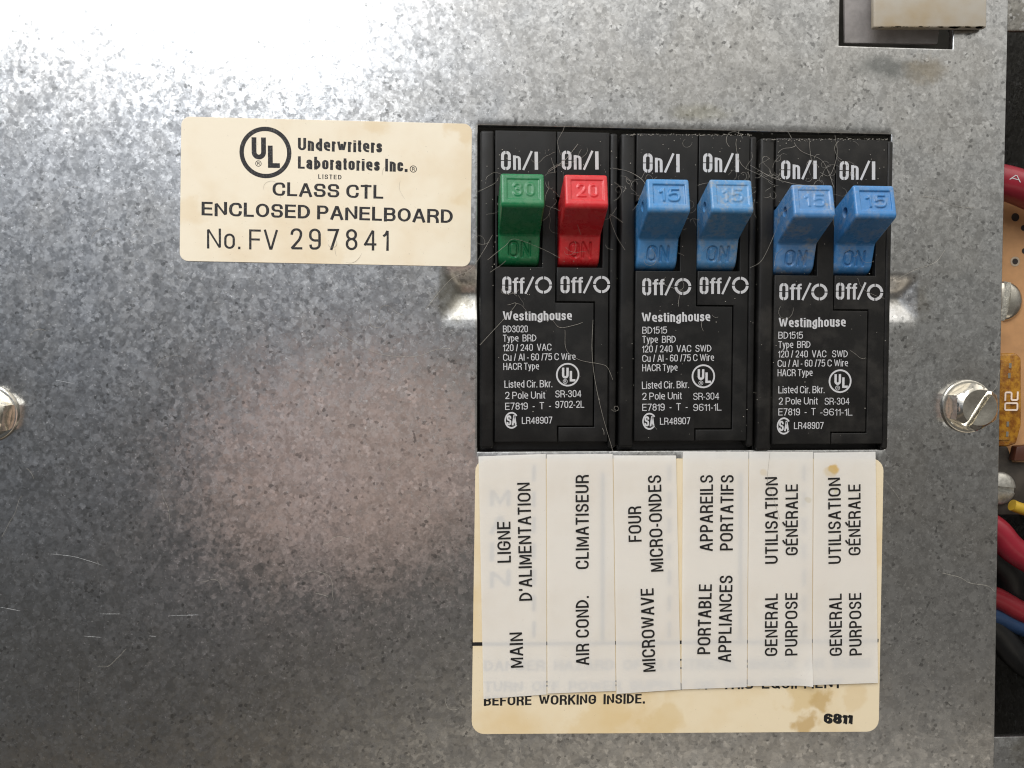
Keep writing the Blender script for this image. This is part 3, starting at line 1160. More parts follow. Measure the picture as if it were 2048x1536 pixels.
HW = 7.55
M['green'] = handle_plastic('green_plastic', (.007, .155, .054), .10, 1)
M['red'] = handle_plastic('red_plastic', (.54, .016, .022), .10, 2)
M['blue_a'] = handle_plastic('blue_plastic', (.056, .22, .47), .30, 3)
M['blue_b'] = handle_plastic('grubby_blue_plastic', (.070, .23, .46), .60, 4)
M['blue_c'] = handle_plastic('dusty_blue_plastic', (.064, .20, .43), .60, 5)
M['blue_d'] = handle_plastic('smudged_blue_plastic', (.044, .19, .44), .35, 6)
N1 = .105
breaker('black double breaker with one green and one red switch, beside the round-cornered sticker', 960, 1235, 262, 884, (990, 1112, 1217), (1116.5, 604, 1188, 852),
        [(1039, 0, M['green'], '30', True, False), (1161, 0, M['red'], '20', True, False)],
        [('on', 1002, 1077, 339.5, 37), ('on', 1123.5, 1198, 339, 37), ((1087, 570, 17), 1004.5, 1068, 587, 33.5), ((1203.3, 569, 17), 1121, 1185, 586, 33.5)],
        [('Westinghouse', (1006, 641.7), (1143.8, 640.6), 19, .19), ('BD3020', (1006, 665), (1055.6, 664.6), 13.8, N1 * 1.1),
         ('Type  BRD', (1006, 683.3), (1072.7, 682.7), 13.8, N1 * 1.1), ('120 / 240  VAC', (1006.3, 702.5), (1103, 701), 13.8, N1 * 1.1),
         ('Cu / Al - 60 /75 C Wire', (1006.3, 721.7), (1151, 719.7), 13.8, N1 * 1.1), ('HACR Type', (1006.7, 740), (1078, 739), 13.8, N1 * 1.1),
         ('Listed Cir. Bkr.', (1009, 775.8), (1104.6, 774.4), 14.6, N1 * 1.1), ('2 Pole Unit', (1010.4, 798), (1090.4, 797), 14.2, N1 * 1.1),
         ('SR-304', (1110.8, 795), (1162.5, 794), 14, N1 * 1.1), ('E7819  -  T  -', (1010.4, 819.8), (1102, 818), 14.2, N1 * 1.1),
         ('9702-2L', (1110.8, 816), (1168.5, 815.4), 14, N1 * 1.1), ('LR48907', (1043.8, 848), (1104.6, 847), 13.8, N1 * 1.1)],
        ((1135.4, 749.4, 23.3), (1023, 840.6)), False)
DY2 = .05
breaker('black double breaker with two blue switches, between its two neighbours', 1240, 1512, 268, 882, (1271, 1394, 1496), (1392, 611.5, 1465, 857),
        [(1318, -.5, M['blue_a'], '15', False, True), (1439, -.42, M['blue_b'], '15', True, True)],
        [('on', 1286, 1360, 344.5, 37), ('on', 1406, 1478.5, 344.2, 37), ((1365.8, 573, 16.6), 1284.5, 1347.7, 590.2, 33.5), ((1480.6, 570.5, 16.6), 1399.3, 1461.5, 587.8, 33.5)],
        [('Westinghouse', (1283.8, 644.8), (1420.6, 642.7), 19, .19), ('BD1515', (1284.6, 667.5), (1334, 667), 13.8, N1 * 1.1),
         ('Type  BRD', (1284.6, 686), (1351.5, 685.5), 13.8, N1 * 1.1), ('120 / 240  VAC  SWD', (1284.6, 705), (1422.7, 703.5), 13.8, N1 * 1.1),
         ('Cu / Al - 60 /75 C Wire', (1284.6, 724), (1428, 721.7), 13.8, N1 * 1.1), ('HACR Type', (1284.6, 742.7), (1355, 741.5), 13.8, N1 * 1.1),
         ('Listed Cir. Bkr.', (1284, 778), (1378, 776), 14.4, N1 * 1.1), ('2 Pole Unit', (1284.6, 799.8), (1363.8, 798.3), 14, N1 * 1.1),
         ('SR-304', (1386.7, 799.8), (1438, 799), 13.8, N1), ('E7819  -  T  -', (1284.6, 821.9), (1375.2, 820.2), 14, N1 * 1.1),
         ('9611-1L', (1386.7, 821.9), (1443, 821), 13.8, N1), ('LR48907', (1320, 849.4), (1380.4, 848.3), 13.6, N1 * 1.1)],
        ((1406.7, 752.5, 23.3), (1298.7, 842.5)), False)
breaker('dusty black double breaker with two blue switches, at the end beside the hex screw', 1518, 1784, 277, 888, (1549, 1668, 1770), (1665, 620, 1735, 864),
        [(1596, -1.05, M['blue_c'], '15', True, True), (1713.6, -1.0, M['blue_d'], '15', False, True)],
        [('on', 1562, 1634, 357.9, 36.5), ('on', 1679, 1751, 359.4, 36.5), ((1638.8, 584, 16.3), 1558.6, 1622, 599.8, 33), ((1750, 584.6, 16.3), 1671.6, 1732, 598.8, 33)],
        [('Westinghouse', (1557.7, 655.2), (1691.3, 653.5), 19, .19), ('BD1515', (1556.7, 677.5), (1605.6, 677.3), 13.6, N1 * 1.1),
         ('Type  BRD', (1556.7, 696.3), (1620.8, 695.8), 13.6, N1 * 1.1), ('120 / 240  VAC   SWD', (1556.7, 715), (1695.4, 714.5), 13.6, N1 * 1.1),
         ('Cu / Al - 60 /75 C Wire', (1555.2, 733.8), (1695.8, 732.7), 13.6, N1 * 1.1), ('HACR Type', (1555.2, 752.5), (1625, 752), 13.6, N1 * 1.1),
         ('Listed Cir. Bkr.', (1556.7, 786.9), (1649, 786.3), 14.2, N1 * 1.1), ('2 Pole Unit', (1557.3, 809.2), (1635.4, 808.8), 13.8, N1 * 1.1),
         ('SR-304', (1649.4, 809.4), (1698.5, 809), 13.4, N1), ('E7819  -  T', (1556.7, 831), (1631, 830.2), 13.8, N1 * 1.1),
         ('-9611-1L', (1640.6, 831), (1704.8, 831), 13.4, N1), ('LR48907', (1588, 858), (1647, 857.7), 13.4, N1 * 1.1)],
        ((1680.2, 762.3, 22.8), (1567.7, 851.9)), True)


# ------------------------------------------------------------------ stickers and label cards
def zs(px, py):
    x, y = at(px, py)
    return plate_z(x, y)


def loc(px, py, t):
    a, b = at(px, py)
    og = ORIG[t.name]
    return a - og[0], b - og[1]


def flat_card(name, corners, z0, thick, mat, radius=0, parent=None, origin=None, n=24):
    """thin sheet with corners given in the photo, gently following the plate"""
    P = [at(x, y, z0) for x, y in corners]
    lp = rounded_poly([(x, y, radius) for x, y in P]) if radius else P
    mb = MB().prism(lp, z0, z0 + thick)
    return obj(name, mb, mat, parent, origin=origin, bevel=min(.04, thick * .3), segs=1)


Z1 = .16
x, y = at(650, 383)
st = thing('certification_sticker', 'cream rounded sticker with ringed emblem and the number 297841', 'sticker', (x, y, 0))
ss = [(*loc(px, py, st), r, (.66, .50, .28), k) for px, py, r, k in ((925, 262, 3.2, .5), (760, 240, 3.0, .4), (380, 420, 3.0, .3), (935, 400, 2.5, .35), (650, 520, 4.0, .25))]
M['cream_paper'] = paper('yellowed_sticker_paper', (.80, .725, .58), (.70, .565, .38), .6, ss)
flat_card('backing', [(363, 233), (944, 248), (941, 533.5), (359.5, 522)], Z1, .10, M['cream_paper'], 1.5, st)
zt = Z1 + .112
mb = MB()
emblem(mb, 531, 305, 52, 8.8, zt, ((503.4, 275, 531.7, 318.5), (536, 291.5, 559.5, 335.6)), (516.8, 327, 6.2))
obj('emblem', mb, M['ink'], st, recalc=False)
mb = MB()
text(mb, 'Underwriters', (595.8, 301), (764, 306), 25.5, .225, zt)
text(mb, 'Laboratories Inc.', (595.8, 338), (815, 344), 25.5, .225, zt)
registered(mb, 826.6, 338, 7, zt)
text(mb, 'LISTED', (636.5, 357.8), (683, 359), 9.5, .19, zt, gap=.35)
text(mb, 'CLASS CTL', (545, 392), (766.5, 398.4), 28.5, .21, zt, gap=.14, space=.36)
text(mb, 'ENCLOSED PANELBOARD', (403, 431.5), (905.5, 447), 29, .21, zt, gap=.14, space=.36)
text(mb, 'No. FV', (414, 497), (555.5, 500), 41, .115, zt, gap=.2, space=.35)
text(mb, '297841', (581, 499), (777.5, 501.5), 43, .12, zt, gap=.42)
obj('printed_text', mb, M['ink'], st, recalc=False)

# yellow chart sticker under the cards
x, y = at(1355, 1200)
ch = thing('chart_sticker', 'large yellowed sticker stained brown, mostly covered by white label cards', 'sticker', (x, y, 0))


spots = [(*loc(1615, 1445, ch), 2.8, (.50, .345, .15), .85), (*loc(1600, 1388, ch), 4.2, (.60, .44, .20), .6), (*loc(1640, 1400, ch), 2.6, (.50, .345, .14), .8),
         (*loc(1330, 1446, ch), 5.0, (.62, .46, .22), .5), (*loc(1190, 1440, ch), 6.5, (.64, .47, .22), .45), (*loc(1712, 1392, ch), 2.8, (.60, .43, .20), .35)]
M['chart_paper'] = paper('browned_sticker_paper', (.73, .625, .44), (.66, .50, .27), .8, spots)
flat_card('backing', [(951, 917), (1767, 917), (1757, 1463), (943, 1468)], Z1, .10, M['chart_paper'], 2.4, ch)
mb = MB()
text(mb, 'BEFORE WORKING INSIDE.', (967.6, 1412), (1289.8, 1407.3), 20.5, .22, zt, gap=.14, space=.75)
text(mb, 'TURN OFF POWER SUPPLY ON THIS EQUIPMENT', (968, 1383), (1683, 1376.5), 20.5, .22, zt, gap=.14, space=.75)
text(mb, 'DANGER HAZARD OF ELECTRICAL SHOCK OR BURN', (968, 1342), (1738, 1336), 22, .22, zt, gap=.14, space=.75)
text(mb, '6811', (1647, 1446.5), (1702, 1447), 20, .26, zt)
text(mb, '6811', (1650, 1448), (1705, 1448.5), 20, .20, zt + .02)
for i, (c, yy) in enumerate((('M', 1012), ('A', 1068), ('I', 1122), ('N', 1176))):
    text(mb, c, (979, yy), (1021 if c != 'I' else 1006, yy), 38, .24, zt)


def bar(x0, y0, x1, y1, wpx):
    a, b = at(x0, y0, zt), at(x1, y1, zt)
    s = wpx * (Vector(a) - Vector(b)).length / math.hypot(x1 - x0, y1 - y0)
    ribbon(mb, [a, b], s, lambda p, q: (p, q, zt + .03), cap=False)


bar(943.5, 1288, 1757, 1281, 7)
for xx, dash in ((1068, 1), (1205, 0), (1338, 1), (1480, 0), (1607, 1)):
    if dash:
        for k in range(7):
            bar(xx, 930 + k * 52, xx - .5, 962 + k * 52, 7)
    else:
        bar(xx, 945, xx - .5, 1284, 8)
obj('printed_text', mb, M['ink_fresh'], ch, recalc=False)

Z2 = Z1 + .30


def card(label, corners, lift, words, stain=None, curl=0):
    og = (*at(sum(p[0] for p in corners) / 4, corners[2][1]), Z2 + lift)
    t = thing('label_card', label, 'label card', og, 'white label cards under the breakers')
    z = Z2 + lift
    nu, nv = 10, 40
    top, sides = [], MB()
    P = []
    for j in range(nv + 1):
        for i in range(nu + 1):
            u, v = i / nu, j / nv
            pa = Vector(corners[0]).lerp(Vector(corners[1]), u)
            pb = Vector(corners[3]).lerp(Vector(corners[2]), u)
            q = pa.lerp(pb, v)
            a, b = at(q.x, q.y, z)
            dz = .02 * math.sin(3 * u + 5 * v + lift * 40) + curl * max(0, u + v - 1.72) ** 2 * 9
            P.append((a, b, z + dz))
    f = [(j * (nu + 1) + i, (j + 1) * (nu + 1) + i, (j + 1) * (nu + 1) + i + 1, j * (nu + 1) + i + 1) for j in range(nv) for i in range(nu)]
    mb = MB().add(P, f)
    rimv = [i for i in range(nu + 1)] + [j * (nu + 1) + nu for j in range(1, nv + 1)] + [nv * (nu + 1) + i for i in range(nu - 1, -1, -1)] + [j * (nu + 1) for j in range(nv - 1, 0, -1)]
    base = len(mb.v)
    mb.v += [(P[i][0], P[i][1], P[i][2] - .14) for i in rimv]
    m = len(rimv)
    mb.f += [(rimv[k], rimv[(k + 1) % m], base + (k + 1) % m, base + k) for k in range(m)]
    sp = [(*[c - o for c, o in zip(at(sx, sy), og)], rad, col, st_) for sx, sy, rad, col, st_ in (stain or [])]
    mat = paper('white_card', (.90, .885, .85), (.76, .70, .60), .35, sp, trans=.38)
    me = mesh_of('paper', mb, og)
    if me.polygons[5].normal.y > 0:
        me.flip_normals()
    obj('paper', me, mat, t, smooth=30, recalc=False)
    tm = MB()
    for s, p0, p1, hgt in words:
        text(tm, s, p0, p1, hgt, .145, z + .075 + curl * .0, gap=.2, space=.5)
    obj('printed_text', tm, M['ink_fresh'], t, recalc=False)
    return t


card('white card reading MAIN, LIGNE D\'ALIMENTATION', [(957, 913), (1091.6, 908), (1093, 1389), (967, 1398)], .0,
     [('LIGNE', (1022, 1124.8), (1021, 1043), 27), ("D'ALIMENTATION", (1064.7, 1200.8), (1061, 965), 26.5), ('MAIN', (1046.6, 1334.7), (1045.6, 1264.4), 26.5)])
card('white card reading AIR COND. CLIMATISEUR', [(1093.4, 909), (1225.2, 908), (1231.4, 1382), (1095, 1387)], .07,
     [('CLIMATISEUR', (1177.7, 1137.7), (1177.5, 949.7), 26.5), ('AIR COND.', (1178.5, 1329.7), (1177.7, 1192), 26.5)])
card('white card reading MICROWAVE, FOUR MICRO-ONDES', [(1227, 911), (1352, 911), (1361.5, 1379), (1233.2, 1388)], .14,
     [('FOUR', (1283.4, 1083), (1282.3, 1012.4), 26.5), ('MICRO-ONDES', (1327, 1142.4), (1322.3, 950), 27), ('MICROWAVE', (1311.3, 1342.6), (1307.4, 1176.4), 26.5)])
card('white card reading PORTABLE APPLIANCES, APPAREILS PORTATIFS', [(1366, 903.5), (1497, 904), (1493.5, 1374), (1363.2, 1379)], .16,
     [('APPAREILS', (1425.6, 1102), (1426.3, 950), 26.5), ('PORTATIFS', (1465.6, 1100.5), (1467.7, 950), 26.5), ('PORTABLE', (1420.5, 1308), (1424, 1168.6), 26.5), ('APPLIANCES', (1462, 1324), (1465.6, 1151), 26.5)])
card('white card reading GENERAL PURPOSE, its bottom corner curling up', [(1498.6, 903.5), (1626, 904), (1623.4, 1371), (1495.2, 1372)], .20,
     [('UTILISATION', (1555.8, 1127), (1555.8, 953.8), 26), ('G\u00c9N\u00c9RALE', (1596, 1110), (1596, 968.4), 25.5), ('GENERAL', (1555, 1311.5), (1555.8, 1187), 26), ('PURPOSE', (1595, 1310.6), (1595.5, 1185.4), 25.5)],
     [(1524, 945, .9, (.72, .58, .34), .35), (1613, 1000, .7, (.66, .60, .42), .35)], curl=1)
card('white card reading GENERAL PURPOSE, with a yellow drip stain near its top', [(1628, 905.5), (1751, 904), (1756, 1366), (1625.2, 1370)], .24,
     [('UTILISATION', (1682.3, 1127), (1681.5, 955), 26), ('G\u00c9N\u00c9RALE', (1721.6, 1110), (1721.2, 968.4), 25.5), ('GENERAL', (1684.5, 1311), (1683.6, 1187), 26), ('PURPOSE', (1723.8, 1310), (1722.7, 1185.4), 25.5)],
     [(1663, 938, 1.15, (.74, .50, .13), .85), (1655, 945, 1.5, (.74, .60, .33), .45), (1668, 982, .55, (.72, .70, .40), .5)])


# ------------------------------------------------------------------ hex washer screws through the plate
def hex_screw(label, px, py, ang, slot_ang, tilt):
    x, y = at(px, py)
    zb = plate_z(x, y)
    t = thing('hex_screw', label, 'screw', (x, y, zb), 'hex washer screws holding the plate')
    fl = MB().lathe(x, y, [(.5, zb + .02), (5.0, zb + .12), (5.1, zb + .30), (5.0, zb + .62), (4.8, zb + .70), (4.1, zb + .62), (2, zb + .6)], 64)
    obj('washer_flange', fl, M['steel'], t, smooth=40)
    z0, z1 = zb + .55, zb + 4.2
    n = 72
    v = []
    rows = [(z0, 0), (z1 - 1.05, .0), (z1 - .78, .30), (z1 - .45, .60), (z1 - .12, .93), (z1, 1.0)]
    for zz, c in rows:
        for i in range(n):
            a = 2 * math.pi * i / n
            k = (a - ang) % (math.pi / 3) - math.pi / 6
            rh = min(3.94 / math.cos(k), 4.52)
            r = min(rh, 4.6 - 1.25 * c)
            v.append((x + r * math.cos(a), y + r * math.sin(a), zz))
    f = [(i * n + j, i * n + (j + 1) % n, (i + 1) * n + (j + 1) % n, (i + 1) * n + j) for i in range(len(rows) - 1) for j in range(n)]
    f += [tuple(range(n))[::-1]]
    # dished top
    for r, zz in ((2.7, z1 - .02), (1.6, z1 - .16), (.6, z1 - .2)):
        b0 = len(v)
        v += [(x + r * math.cos(2 * math.pi * i / n), y + r * math.sin(2 * math.pi * i / n), zz) for i in range(n)]
        f += [(b0 - n + j, b0 - n + (j + 1) % n, b0 + (j + 1) % n, b0 + j) for j in range(n)]
    f += [tuple(len(v) - n + j for j in range(n))]
    og = ORIG[t.name]
    me = mesh_of('hex_head', MB().add(v, f), og)
    cb = MB().box(-.52, .52, -7, 7, z1 - 1.7, z1 + 2)
    ca, sa = math.cos(slot_ang), math.sin(slot_ang)
    cb.v = [(x + p * ca - q * sa, y + p * sa + q * ca, r) for p, q, r in cb.v]
    cm = mesh_of('c', cb, og)
    for q in (me, cm):
        bmx = bmesh.new()
        bmx.from_mesh(q)
        bmesh.ops.recalc_face_normals(bmx, faces=bmx.faces)
        bmx.to_mesh(q)
        bmx.free()
    me = cut(me, cm)
    obj('hex_head', me, M['steel'], t, smooth=22)
    return t


hex_screw('shiny slotted hex screw in the plate beside the amber fuse', 1935, 813, math.radians(30), math.radians(-33), 0)
hex_screw('slotted hex screw cut off at the bare left edge of the plate', -22, 827, math.radians(20), math.radians(-30), 0)

# ------------------------------------------------------------------ what shows through the upper knock-out
x, y = at(1790, 40)
og = (x, y, -3)
t = obj('painted_tab', MB().prism([at(1688, -60, -2.2), at(1893, -60, -2.2), at(1876, 88, -2.2), at(1690, 86, -2.2)], -3.0, -2.2), M['pink_tab'], origin=og, bevel=.3)
tag(t, 'grey-pink metal tab inside the upper square cut-out', 'tab')
t = thing('cream_latch', 'dirty cream plastic block over the upper square cut-out', 'latch', (*at(1860, 0, 1), 1))
mb = MB().prism([at(1748, -80, 1.7), at(1975, -80, 1.7), at(1974, 55, 1.7), at(1748, 55, 1.7)], .35, 1.7)
obj('block', mb, M['cream'], t, bevel=.35, segs=3)
g_ = MB()
random.seed(4)
for k in range(60):                                     # grime packed along the lower arris
    px = 1750 + random.random() * 218
    a = at(px, 55.0 + random.uniform(-1.6, .8), 1.7)
    r = random.uniform(.06, .34) * (1.3 if px > 1890 else .8)
    g_.add([(a[0] + r * 1.9 * math.cos(q) * random.uniform(.7, 1.2), a[1] + r * .55 * math.sin(q), 1.72) for q in np.linspace(0, 2 * math.pi, 9)[:-1]], [tuple(range(8))])
M['grime'] = simple('brown_grime', (.06, .045, .025), .9, 0, .4, 2)
obj('grime', g_, M['grime'], t)

# ------------------------------------------------------------------ wiring compartment seen past the plate's edge
zb = -14
ZB = zb + 1.6
pts = [at(1930, 372, ZB), at(2200, 372, ZB), at(2200, 1016, ZB), at(1930, 1016, ZB)]
bd = thing('circuit_board', 'tan circuit board with drilled holes behind the plate edge', 'circuit board', (*at(2030, 1016, ZB), zb))
obj('board', MB().prism([p for p in pts], zb, ZB), M['board'], bd)
for px, py, r, pad in ((2030.5, 434.5, 8.5, 0), (2030, 523, 6.5, 1), (2047, 456, 6, 0), (2049, 502, 6, 0), (2060, 560, 7, 0)):
    a = at(px, py, ZB)
    s = .1
    hb = MB()
    if pad:
        pb = MB().ring(a[0], a[1], r * s * .95, r * s * 1.55, ZB + .05)
        obj('solder_pad', pb, M['solder'], bd)
    hb.disc(a[0], a[1], r * s, ZB + .03, 20)
    obj('drilled_hole', hb, M['copper_hole'], bd)
x, y = at(2012, 602, ZB)


def slot_screw(label, px, py, z, r, slot_ang, mat, dome, sl):
    x, y = at(px, py, z)
    prof = [(r * .97, z), (r, z + dome * .25)] + [(r * math.cos(a), z + dome * (.25 + .75 * math.sin(a))) for a in np.linspace(.25, 1.45, 8)]
    me = mesh_of('slotted_screw', MB().lathe(x, y, prof, 48), (x, y, z))
    me2 = MB().lathe(x, y, prof, 48)
    me2.f.append(tuple(range(48))[::-1])
    me = mesh_of('slotted_screw', me2, (x, y, z))
    cb = MB().box(-sl, sl, -r * 2, r * 2, z + dome * .12, z + dome * 2)
    ca, sa = math.cos(slot_ang), math.sin(slot_ang)
    cb.v = [(x + p * ca - q * sa, y + p * sa + q * ca, w) for p, q, w in cb.v]
    cm = mesh_of('c', cb, (x, y, z))
    for q in (me, cm):
        bmx = bmesh.new()
        bmx.from_mesh(q)
        bmesh.ops.recalc_face_normals(bmx, faces=bmx.faces)
        bmx.to_mesh(q)
        bmx.free()
    o = obj('slotted_screw', cut(me, cm), mat, origin=(x, y, z), smooth=30)
    return tag(o, label, 'screw')


slot_screw('bright round slotted screw on the tan circuit board', 2004, 602, ZB, 4.1, math.radians(-8), M['steel'], 1.5, .75)

# dark bracket with terminal screw
br = obj('terminal_bracket', MB().prism([at(1960, 893, ZB + 2), at(2016, 893, ZB + 2), at(2026, 925, ZB + 2), at(2072, 925, ZB + 2), at(2072, 1030, ZB + 2), at(1960, 1030, ZB + 2)], ZB + .1, ZB + 2), M['bracket'], origin=(*at(2020, 960, ZB), ZB), bevel=.3)
tag(br, 'dark metal bracket below the amber fuse', 'bracket')
slot_screw('dull pale slotted screw on the dark bracket', 1996, 976, ZB + 2, 3.4, math.radians(83), M['dull_steel'], 1.7, .55)
br2 = obj('brown_terminal', MB().prism([at(2034, 893, ZB + 4), at(2075, 889, ZB + 4), at(2075, 922, ZB + 4), at(2028, 922, ZB + 4)], ZB + 2.1, ZB + 4), simple('brown_bakelite', (.07, .022, .012), .4), origin=(*at(2050, 900, ZB), ZB + 2), bevel=.3)
tag(br2, 'brown terminal block under the lower end of the fuse', 'terminal')

# amber blade fuse with its rating
fz = ZB + 6
fu = thing('blade_fuse', 'amber plastic blade fuse marked 20 at the right edge', 'fuse', (*at(2020, 800, fz), ZB + .3))
prof = [at(1975, 708, fz), at(2033, 706, fz), at(2044, 716, fz), at(2044, 850, fz), at(2034, 888, fz), at(2018, 893, fz), at(1975, 893, fz)]
obj('housing', MB().prism([(a, b) for a, b in prof], ZB + .4, fz), M['amber'], fu, bevel=.5, segs=3)
mb = MB().prism([at(2000, 720, fz), at(2019, 720, fz), at(2019, 880, fz), at(1990, 880, fz)], fz - .2, fz + .35)
obj('raised_rib', mb, M['amber'], fu, bevel=.15)
mb2 = MB()
# the figures stand on their side, tops to the right
a0 = Vector(at(2009, 782, fz + .4))
sc_ = (at(2019, 782, fz + .4)[0] - a0.x) / 10
for y0, y1, pl in ((783, 801, [(0, 1), (1, 1), (1, .5), (0, .5), (0, 0), (1, 0)]), (804.5, 821, [(.5, 1), (1, 1), (1, 0), (0, 0), (0, 1), (.5, 1)])):
    yy, hh, ww, sw_ = at(2009, y0, fz + .4)[1], 28 * sc_, (y1 - y0) * sc_, 3.4 * sc_
    q_ = [(sw_ / 2 + u_ * (ww - sw_), sw_ / 2 + v_ * (hh - sw_), 2.6 * sc_) for u_, v_ in pl]
    ribbon(mb2, rounded_poly(q_, closed=False), sw_, lambda p, q: (a0.x + q, yy - p, fz + .45))
obj('rating_number', mb2, simple('pale_pink_print', (.80, .66, .55), .5), fu, recalc=False)
mb = MB()
for px, py in ((2020, 731), (2018, 751), (2015, 848), (2014, 868)):
    a = at(px, py, fz + .4)
    mb.box(a[0] - .25, a[0] + .25, a[1] - .5, a[1] + .5, fz + .3, fz + .5)
obj('test_contact', mb, M['steel'], fu)


def wire(name, label, pts, r, mat, group=None):
    P = [at3(*p) for p in pts]
    o = obj(name, MB().tube(catmull(P, 10), r, 20), mat, origin=P[0], smooth=60)
    return tag(o, label, 'wire', group)


wr = wire('red_wire', 'thick red wire with white print at the upper right edge', [(1930, 352, -6), (2010, 366, -6), (2060, 384, -6.5), (2160, 430, -8)], 3.4, M['red_wire'])
mb = MB()
og = ORIG[wr.name]
text(mb, 'A', (2019, 359), (2041, 365), 12, .16, -2.55)
mb.v = [(a, b, c) for a, b, c in mb.v]
obj('printed_text', mb, M['white_print'], wr, recalc=False)
wire('red_wire', 'bright red wire sloping down beside the plate near the yellow wire', [(1900, 1010, -9), (1985, 1056, -8), (2030, 1102, -8), (2130, 1160, -9)], 2.75, M['red_wire'])
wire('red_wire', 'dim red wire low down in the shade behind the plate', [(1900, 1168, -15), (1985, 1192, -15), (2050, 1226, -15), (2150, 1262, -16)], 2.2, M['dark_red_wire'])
wire('black_wire', 'broad black cable curving beneath the bright red wire', [(1930, 1080, -22), (1990, 1118, -20), (2014, 1160, -20), (2002, 1230, -22), (1950, 1260, -24)], 4.0, M['black_wire'])
wire('black_wire', 'thick black cable slanting down to the lower right corner', [(1900, 1175, -18), (1985, 1252, -18), (2040, 1318, -19), (2140, 1390, -22)], 3.0, M['black_wire'])
wire('blue_wire', 'dark blue wire just below the dim red wire', [(1900, 1206, -17), (1985, 1224, -17), (2050, 1250, -17), (2150, 1282, -18)], 2.6, M['blue_wire'])
wire('yellow_wire', 'yellow wire end beside the dull pale screw', [(2024, 1010, -7), (2045, 1018, -7), (2120, 1040, -8)], 1.15, M['yellow_wire'])

# sheet edges of the box above and below the compartment
o = obj('box_flange', MB().prism([at(1900, 1476, -3), at(2260, 1468, -3), at(2260, 1720, -3), at(1900, 1720, -3)], -4.4, -3), M['plate'], origin=(*at(2060, 1600, -3), -3), bevel=.25)
tag(o, 'galvanized flange of the box at the lower right corner', 'flange')
o = obj('box_flange', MB().prism([at(1900, -150, -6), at(2260, -150, -6), at(2260, 62, -6), at(1900, 62, -6)], -7.2, -6), M['back_metal'], origin=(*at(2060, 0, -6), -6), bevel=.5)
tag(o, 'grey metal flange behind the plate at the upper right corner', 'flange')

# ------------------------------------------------------------------ lint and stray hairs
random.seed(11)
lint = MB()


def hair(px, py, length, z, r=.028, kink=.5, ang=None, zvar=.3):
    a = ang if ang is not None else random.uniform(0, 2 * math.pi)
    x, y = at(px, py, z)
    P, curv = [], random.gauss(0, .25)
    n = max(int(length / .45), 4)
    for k in range(n):
        P.append((x, y, z + zvar * (.5 + .5 * math.sin(k * .5 + px))))
        curv = curv * .86 + random.gauss(0, kink) * .28
        a += curv
        x += math.cos(a) * .45
        y += math.sin(a) * .45
    lint.tube(P, r, 4, cap=False)


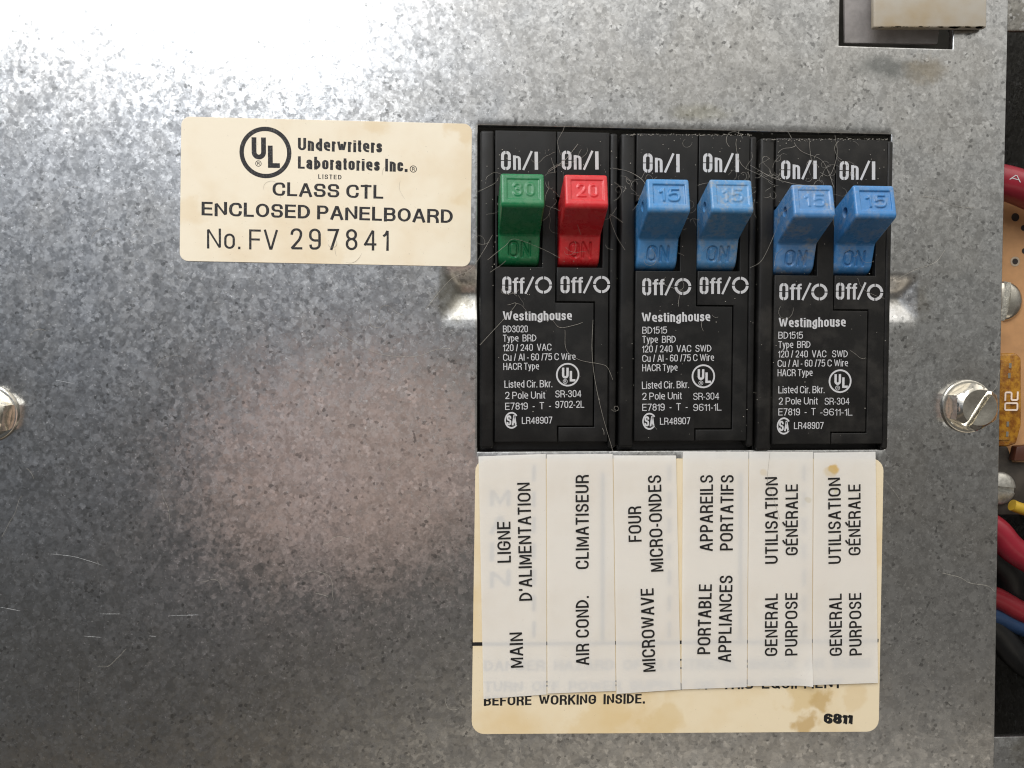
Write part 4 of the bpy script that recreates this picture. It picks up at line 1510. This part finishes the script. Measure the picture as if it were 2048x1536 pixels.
for k in range(62):                                   # loose over the breakers, thicker round the switches
    px = random.uniform(960, 1780)
    py = random.choice((random.gauss(370, 60), random.gauss(430, 80), random.uniform(270, 880)))
    py = min(max(py, 268), 870)
    hair(px, py, random.uniform(1.5, 9), 1.12 + random.random() * .3, random.uniform(.012, .026), random.uniform(.3, .9))
for k in range(40):                                    # caught on the plate
    hair(random.uniform(30, 1980), random.uniform(250, 1500), random.uniform(2, 9), .22, random.uniform(.012, .022), .4, zvar=.1)
for cx_, cy_ in ((1510, 380), (1260, 380), (1390, 420), (1560, 350), (1640, 345), (1105, 350), (1495, 360), (1660, 400)):
    for k in range(9):
        hair(random.gauss(cx_, 16), random.gauss(cy_, 18), random.uniform(1, 5), 1.2 + random.random() * 2.2, random.uniform(.012, .022), 1.0)
long_ones = [
    [(1186, 640, 1.2), (1184, 700, 1.2), (1190, 760, 1.2), (1205, 830, 1.3), (1226, 903, .6)],
    [(1095, 345, 3), (1128, 322, 1.4), (1156, 288, 1.2)], [(1096, 372, 6), (1120, 395, 2), (1150, 440, 5), (1162, 470, 3)],
    [(955, 384, 1.2), (990, 366, 1.3), (1000, 350, 6)], [(975, 520, 1.3), (1010, 492, 3), (1030, 478, 4), (1085, 498, 2), (1120, 516, 2)],
    [(1225, 336, 1.2), (1262, 345, 1.3), (1290, 368, 6), (1276, 400, 5)], [(1478, 262, .5), (1472, 290, 1.2), (1484, 330, 1.2), (1520, 350, 1.6), (1545, 365, 1.5)],
    [(1500, 330, 1.2), (1545, 355, 2), (1590, 368, 8.2), (1640, 372, 8.4)], [(1575, 262, .6), (1600, 300, 1.2), (1640, 318, 1.2), (1655, 340, 1.2), (1668, 375, 2)],
    [(1586, 410, 8.6), (1562, 430, 5), (1548, 470, 2), (1524, 520, 1.3), (1500, 536, 1.2)], [(1670, 270, 1.2), (1674, 310, 1.2), (1660, 350, 1.3), (1640, 345, 1.3)],
    [(1250, 500, 1.2), (1232, 470, 1.2), (1220, 430, 1.2), (1246, 445, 1.2)], [(1015, 610, 1.2), (1030, 612, 1.2), (960, 690, 1.2)],
    [(1105, 640, 1.2), (1120, 655, 1.2), (1150, 650, 1.2), (1165, 645, 1.2)], [(1130, 660, 1.2), (1133, 700, 1.2), (1160, 720, 1.2), (1200, 728, 1.2), (1215, 735, 1.2), (1226, 760, 1.2)],
    [(665, 655, .2), (700, 680, .25), (760, 708, .3), (830, 713, .3), (870, 700, .3), (900, 697, .3)], [(738, 625, .2), (742, 650, .25), (760, 655, .2), (775, 640, .2)],
    [(1790, 560, .3), (1830, 540, .4), (1870, 525, .5), (1890, 500, .4)], [(1845, 392, .2), (1880, 398, .2), (1915, 412, .3), (1950, 416, .2)],
    [(1884, 1146, .2), (1920, 1155, .2), (1940, 1166, .3), (1975, 1172, .3), (1990, 1184, .1)],
    [(1540, 905, .7), (1535, 960, .75), (1545, 990, .75), (1560, 1040, .75)], [(1770, 960, .3), (1790, 985, .3), (1800, 1000, .2)],
    [(850, 620, .2), (900, 560, 1.5), (940, 540, 1.2), (965, 505, 1.4), (985, 470, 1.6)],
]
for p in long_ones:
    lint.tube(catmull([at3(*q) for q in p], 8), .026, 4, cap=False)
for k in range(300):                                   # specks of dust
    px = random.uniform(962, 1778)
    py = random.uniform(268, 880) if random.random() < .5 else random.gauss(360, 60)
    x, y = at(px, max(py, 268), 1.02)
    r = random.uniform(.02, .075)
    lint.box(x - r, x + r, y - r * random.uniform(.5, 1), y + r, 1.005, 1.03 + r)
for k in range(260):                                   # dust settled along the top arrises of the cases
    px = random.uniform(1248, 1505) if k % 2 else random.uniform(1526, 1775)
    py = (268 if k % 2 else 277.5) + abs(random.gauss(0, 2.2))
    x, y = at(px, py, 1.0)
    r = random.uniform(.02, .07)
    lint.box(x - r * 1.6, x + r, y - r * .6, y + r * .6, .9, 1.02 + r)
M['lint'] = simple('pale_lint', (.36, .335, .29), .8, 0, .25, 1)
o = obj('dust_lint', lint, M['lint'], recalc=False)
o['kind'] = 'stuff'
tag(o, 'pale lint, dust and fine hairs clinging to the breakers and the plate', 'dust')

# short scratches in the zinc, lower left
M['scratch'] = simple('bare_scratch', (.62, .62, .62), .35, 1)
for p in ([(100, 1108, .0), (150, 1114, 0), (206, 1131, 0)], [(0, 1214, 0), (40, 1222, 0)], [(200, 1228, 0), (240, 1228, 0)], [(340, 1231, 0), (397, 1230, 0)],
          [(167, 1272, 0), (203, 1275, 0)], [(160, 1348, 0), (156, 1410, 0)], [(226, 1360, 0), (226, 1376, 0)], [(298, 1272, 0), (312, 1273, 0)],
          [(110, 760, 0), (150, 768, 0)], [(480, 640, 0), (520, 652, 0)]):
    q = [at3(a, b, plate_z(*at(a, b)) + .03) for a, b, _ in p]
    obj('scratch', MB().tube(catmull(q, 6), lambda s: .014 * (1 - abs(2 * s - 1) ** 2) + .008, 4), M['scratch'], plate)
